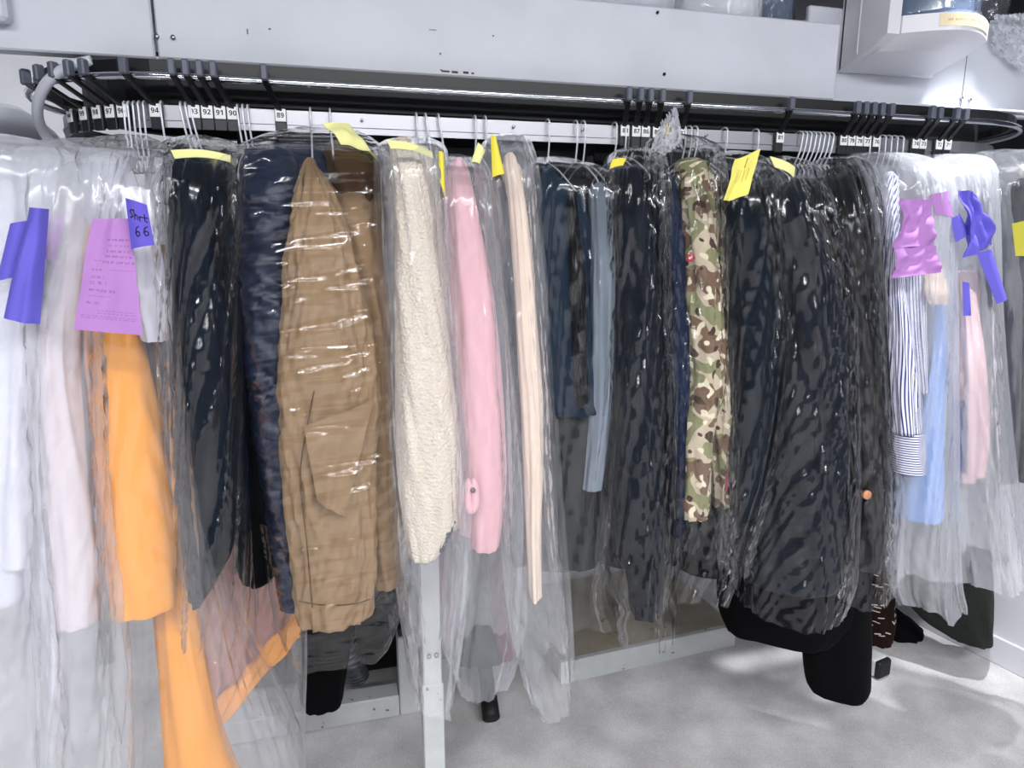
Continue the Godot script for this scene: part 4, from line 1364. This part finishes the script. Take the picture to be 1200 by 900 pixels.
	hanger(499, 186, "white wire hanger between the sherpa and pink coats", 0.055, 0.13, 0, 0.012)
	hanger(514, 192, "white wire hanger of the rose pink coat", 0.055, 0.13, 0, 0.016)
	hanger(557, 180, "white wire hanger left of the cream cardigan")
	hanger(569, 174, "white wire hanger of the cream cardigan")
	hanger(643, 190, "white wire hanger of the slate jacket", 0.09, 0.19)
	hanger(676, 190, "white wire hanger, left of two by the rail's glint")
	hanger(685, 192, "white wire hanger, right of two by the rail's glint")
	hanger(722, 184, "white wire hanger of the charcoal suit")
	hanger(733, 184, "white wire hanger in front of plate 88")
	for h in [[803, "left of three right of plate 82"], [810, "middle of three right of plate 82"], [817, "right of three right of plate 82"]]:
		hanger(h[0], 186, "white wire hanger, " + h[1])
	hanger(852, 184, "white wire hanger of the midnight navy coat")
	hanger(889, 188, "white wire hanger by the large yellow card")
	var ord := ["first", "second", "third", "fourth", "fifth", "sixth", "seventh", "eighth"]
	for i in 8:
		hanger(941.0 + i * 5.2, 196, "white wire hanger, %s from the left in the bunch left of plate 80" % ord[i], 0.018, 0.025, 0.0, -0.012)
	hanger(1021, 198, "white wire hanger just right of plate 77")
	for i in 5:
		hanger(1032.0 + i * 7.0, 200, "white wire hanger, %s in the row between plates 76 and 74" % ord[i], 0.018, 0.025)
	papers()


func card(label: String, c: Array, mat: Material, o := {}) -> MeshInstance3D:
	var a := sheet(c, o)
	var b := at(c[3][0], c[3][1], c[3][2])
	return solo(o.get("name", "paper_card"), a, mat, b, label, o.get("category", "card"), "paper slips on the bags")


func papers() -> void:
	var bend := [[0.006, 1.6, 1.4, 0.6, 0]]
	# printed lilac receipt
	var im := Image.create(256, 440, false, Image.FORMAT_RGB8)
	im.fill(Color(0.68, 0.49, 0.74))
	var soft := Color(0.50, 0.34, 0.58)
	var dark := Color(0.30, 0.20, 0.36)
	words(im, 110, 240, 78, 8, dark)
	words(im, 120, 240, 100, 8, soft)
	words(im, 112, 240, 122, 8, dark)
	words(im, 104, 244, 142, 8, dark)
	words(im, 46, 90, 160, 7, soft)
	words(im, 92, 250, 164, 9, dark)
	words(im, 40, 90, 196, 7, dark)
	words(im, 130, 250, 196, 4, soft)
	words(im, 44, 100, 222, 12, dark)
	words(im, 40, 112, 244, 13, dark)
	words(im, 40, 80, 274, 8, dark)
	words(im, 84, 160, 276, 10, dark)
	words(im, 40, 130, 300, 5, soft)
	words(im, 36, 60, 324, 9, dark)
	words(im, 66, 90, 326, 9, dark)
	for y in [356, 366, 378, 386]:
		words(im, 20 if y > 370 else 80, 240, y, 5, soft)
	var rm := plain(Color(1, 1, 1), 0.8)
	rm.albedo_texture = ImageTexture.create_from_image(im)
	card("lilac printed receipt in front of the orange coat", [[108, 256, -1.075], [152, 256, -1.075], [167, 393, -1.06], [87, 386, -1.06]], rm, {"folds": bend, "name": "receipt", "category": "receipt", "seed": 4})
	# violet ticket with a handwritten note: Shrt 66
	var vi := Image.create(160, 280, false, Image.FORMAT_RGB8)
	vi.fill(Color(0.38, 0.33, 0.76))
	var pen := Color(0.05, 0.04, 0.12)
	stroke(vi, [Vector2(52, 62), Vector2(36, 58), Vector2(26, 70), Vector2(40, 84), Vector2(44, 98), Vector2(24, 104)], 4.0, pen)
	stroke(vi, [Vector2(56, 56), Vector2(60, 112)], 4.0, pen)
	stroke(vi, [Vector2(60, 96), Vector2(70, 84), Vector2(78, 92), Vector2(80, 114)], 4.0, pen)
	stroke(vi, [Vector2(92, 94), Vector2(94, 120)], 4.0, pen)
	stroke(vi, [Vector2(93, 104), Vector2(104, 94), Vector2(112, 96)], 4.0, pen)
	stroke(vi, [Vector2(130, 76), Vector2(128, 118), Vector2(142, 124)], 4.0, pen)
	stroke(vi, [Vector2(116, 98), Vector2(146, 96)], 4.0, pen)
	for x in [50, 108]:
		stroke(vi, [Vector2(x + 26, 156), Vector2(x + 8, 166), Vector2(x, 194), Vector2(x + 8, 214), Vector2(x + 26, 210), Vector2(x + 28, 192), Vector2(x + 14, 184), Vector2(x + 2, 196)], 4.0, pen)
	var vm := plain(Color(1, 1, 1), 0.8)
	vm.albedo_texture = ImageTexture.create_from_image(vi)
	card("violet ticket with handwritten Shrt 66 on the white blouse", [[147, 232, -1.065], [172, 240, -1.065], [181, 287, -1.06], [154, 292, -1.06]], vm, {"name": "ticket", "category": "ticket", "bow": 0.006})
	var v: Material = M.violet_paper
	card("tall violet stub rolled at the lower end, far left", [[34, 243, -1.07], [57, 245, -1.07], [46, 380, -1.07], [6, 372, -1.07]], v, {"name": "ticket", "category": "ticket", "bow": 0.016, "folds": bend})
	card("small violet stub behind the tall violet stub, far left", [[12, 262, -1.08], [36, 258, -1.08], [20, 324, -1.08], [-4, 330, -1.08]], v, {"name": "ticket", "category": "ticket", "bow": 0.006})
	card("dim mauve slip behind film left of the orange coat", [[56, 250, -1.13], [76, 250, -1.13], [66, 310, -1.13], [50, 300, -1.13]], M.lilac_paper, {"name": "ticket", "category": "ticket"})
	# yellow cards
	var ym := Image.create(160, 200, false, Image.FORMAT_RGB8)
	ym.fill(Color(0.92, 0.88, 0.45))
	var pale := Color(0.80, 0.74, 0.34)
	for k in 5:
		stroke(ym, [Vector2(46 + k * 18, 60 + k * 4), Vector2(42 + k * 18, 120 + k * 2)], 3.0, pale)
	stroke(ym, [Vector2(98, 20), Vector2(98, 60)], 3.0, Color(0.5, 0.45, 0.25))
	var yt := plain(Color(1, 1, 1), 0.75)
	yt.albedo_texture = ImageTexture.create_from_image(ym)
	card("large yellow card pinned over the midnight coat", [[862, 186, -1.13], [892, 174, -1.15], [878, 227, -1.10], [846, 236, -1.09]], yt, {"bow": -0.006, "folds": bend})
	card("curled yellow card tip right of the large yellow card", [[902, 183, -1.16], [932, 196, -1.17], [930, 208, -1.17], [908, 196, -1.16]], M.yellow_paper, {"bow": 0.006})
	card("curved pale yellow card over the tan jacket's shoulder", [[380, 144, -1.16], [412, 154, -1.20], [447, 190, -1.13], [398, 172, -1.13]], M.yellow_paper, {"bow": 0.012, "folds": bend})
	card("pale yellow card across the sherpa coat's shoulder", [[453, 164, -1.15], [506, 178, -1.17], [508, 186, -1.17], [458, 174, -1.14]], M.yellow_paper, {"bow": 0.006})
	card("narrow yellow card between the sherpa and pink coats", [[514, 177, -1.15], [520, 180, -1.15], [522, 236, -1.14], [515, 212, -1.14]], M.yellow_bright, {"bow": 0.004})
	card("pale yellow card folded at the cardigan's left shoulder", [[560, 167, -1.16], [568, 178, -1.16], [562, 192, -1.15], [552, 190, -1.15]], M.yellow_paper, {"bow": 0.004})
	card("bright yellow card hanging on the cream cardigan", [[575, 158, -1.15], [582, 164, -1.15], [591, 204, -1.13], [577, 208, -1.13]], M.yellow_bright, {"bow": 0.005})
	card("thin pale yellow card across the teal jacket's shoulder", [[200, 176, -1.15], [270, 182, -1.17], [270, 190, -1.17], [205, 186, -1.14]], M.yellow_paper, {"bow": 0.006})
	card("bright yellow card tip between the slate and charcoal bags", [[718, 187, -1.16], [734, 186, -1.17], [730, 194, -1.16], [714, 198, -1.15]], M.yellow_bright, {"bow": 0.004})
	card("olive yellow card at the picture's right edge", [[1186, 262, -1.20], [1206, 256, -1.20], [1206, 300, -1.20], [1190, 300, -1.20]], plain(Color(0.75, 0.72, 0.25), 0.75), {"bow": 0.006})
	# twist of film standing up with a small yellow label
	var tw := sheet([[776, 140, -1.30], [793, 124, -1.30], [800, 172, -1.28], [760, 180, -1.26]], {"nx": 24, "ny": 30, "thick": 0.0002, "folds": [[0.012, 3, 3, 2, 1], [0.005, 8, 8, 4, 1]]})
	solo("film_twist", tw, M.film_fog, at(775, 180, -1.27), "upright twist of film above the denim and camouflage bag", "plastic film")
	card("small yellow label inside the upright twist of film", [[780, 146, -1.295], [786, 144, -1.295], [786, 160, -1.29], [778, 160, -1.29]], M.yellow_bright, {"bow": 0.002})
	# lilac and violet slips on the right-hand shirts
	card("large lilac slip, upper half, over the striped shirt", [[1056, 232, -1.165], [1092, 234, -1.165], [1097, 288, -1.155], [1050, 290, -1.15]], M.lilac_paper, {"name": "receipt", "category": "receipt", "folds": [[0.012, 2.2, 2.2, 1, 0]]})
	card("large lilac slip, lower half, over the striped shirt", [[1049, 289, -1.15], [1096, 288, -1.15], [1105, 319, -1.145], [1047, 326, -1.14]], M.lilac_paper, {"name": "receipt", "category": "receipt", "folds": [[0.006, 2.2, 2.2, 1, 0]]})
	card("small lilac slip right of the large lilac slip", [[1090, 228, -1.17], [1112, 224, -1.17], [1117, 254, -1.165], [1097, 252, -1.165]], M.lilac_paper, {"name": "receipt", "category": "receipt", "bow": 0.005})
	card("small violet slip left of the frilled violet slip", [[1114, 256, -1.17], [1124, 250, -1.17], [1136, 272, -1.165], [1120, 284, -1.165]], v, {"name": "ticket", "category": "ticket", "bow": 0.006})
	card("frilled violet slip on the blush blouse", [[1126, 222, -1.17], [1142, 226, -1.17], [1168, 286, -1.16], [1134, 302, -1.155]], v, {"name": "ticket", "category": "ticket", "folds": [[0.016, 3, 2, 1, 0]]})
	card("long violet slip hanging below the frilled violet slip", [[1144, 296, -1.16], [1162, 292, -1.16], [1180, 350, -1.155], [1168, 356, -1.15]], v, {"name": "ticket", "category": "ticket", "bow": 0.006})
	card("narrow violet slip beside the blush sleeve", [[1128, 330, -1.17], [1136, 332, -1.17], [1138, 370, -1.165], [1129, 370, -1.165]], v, {"name": "ticket", "category": "ticket", "bow": 0.003})
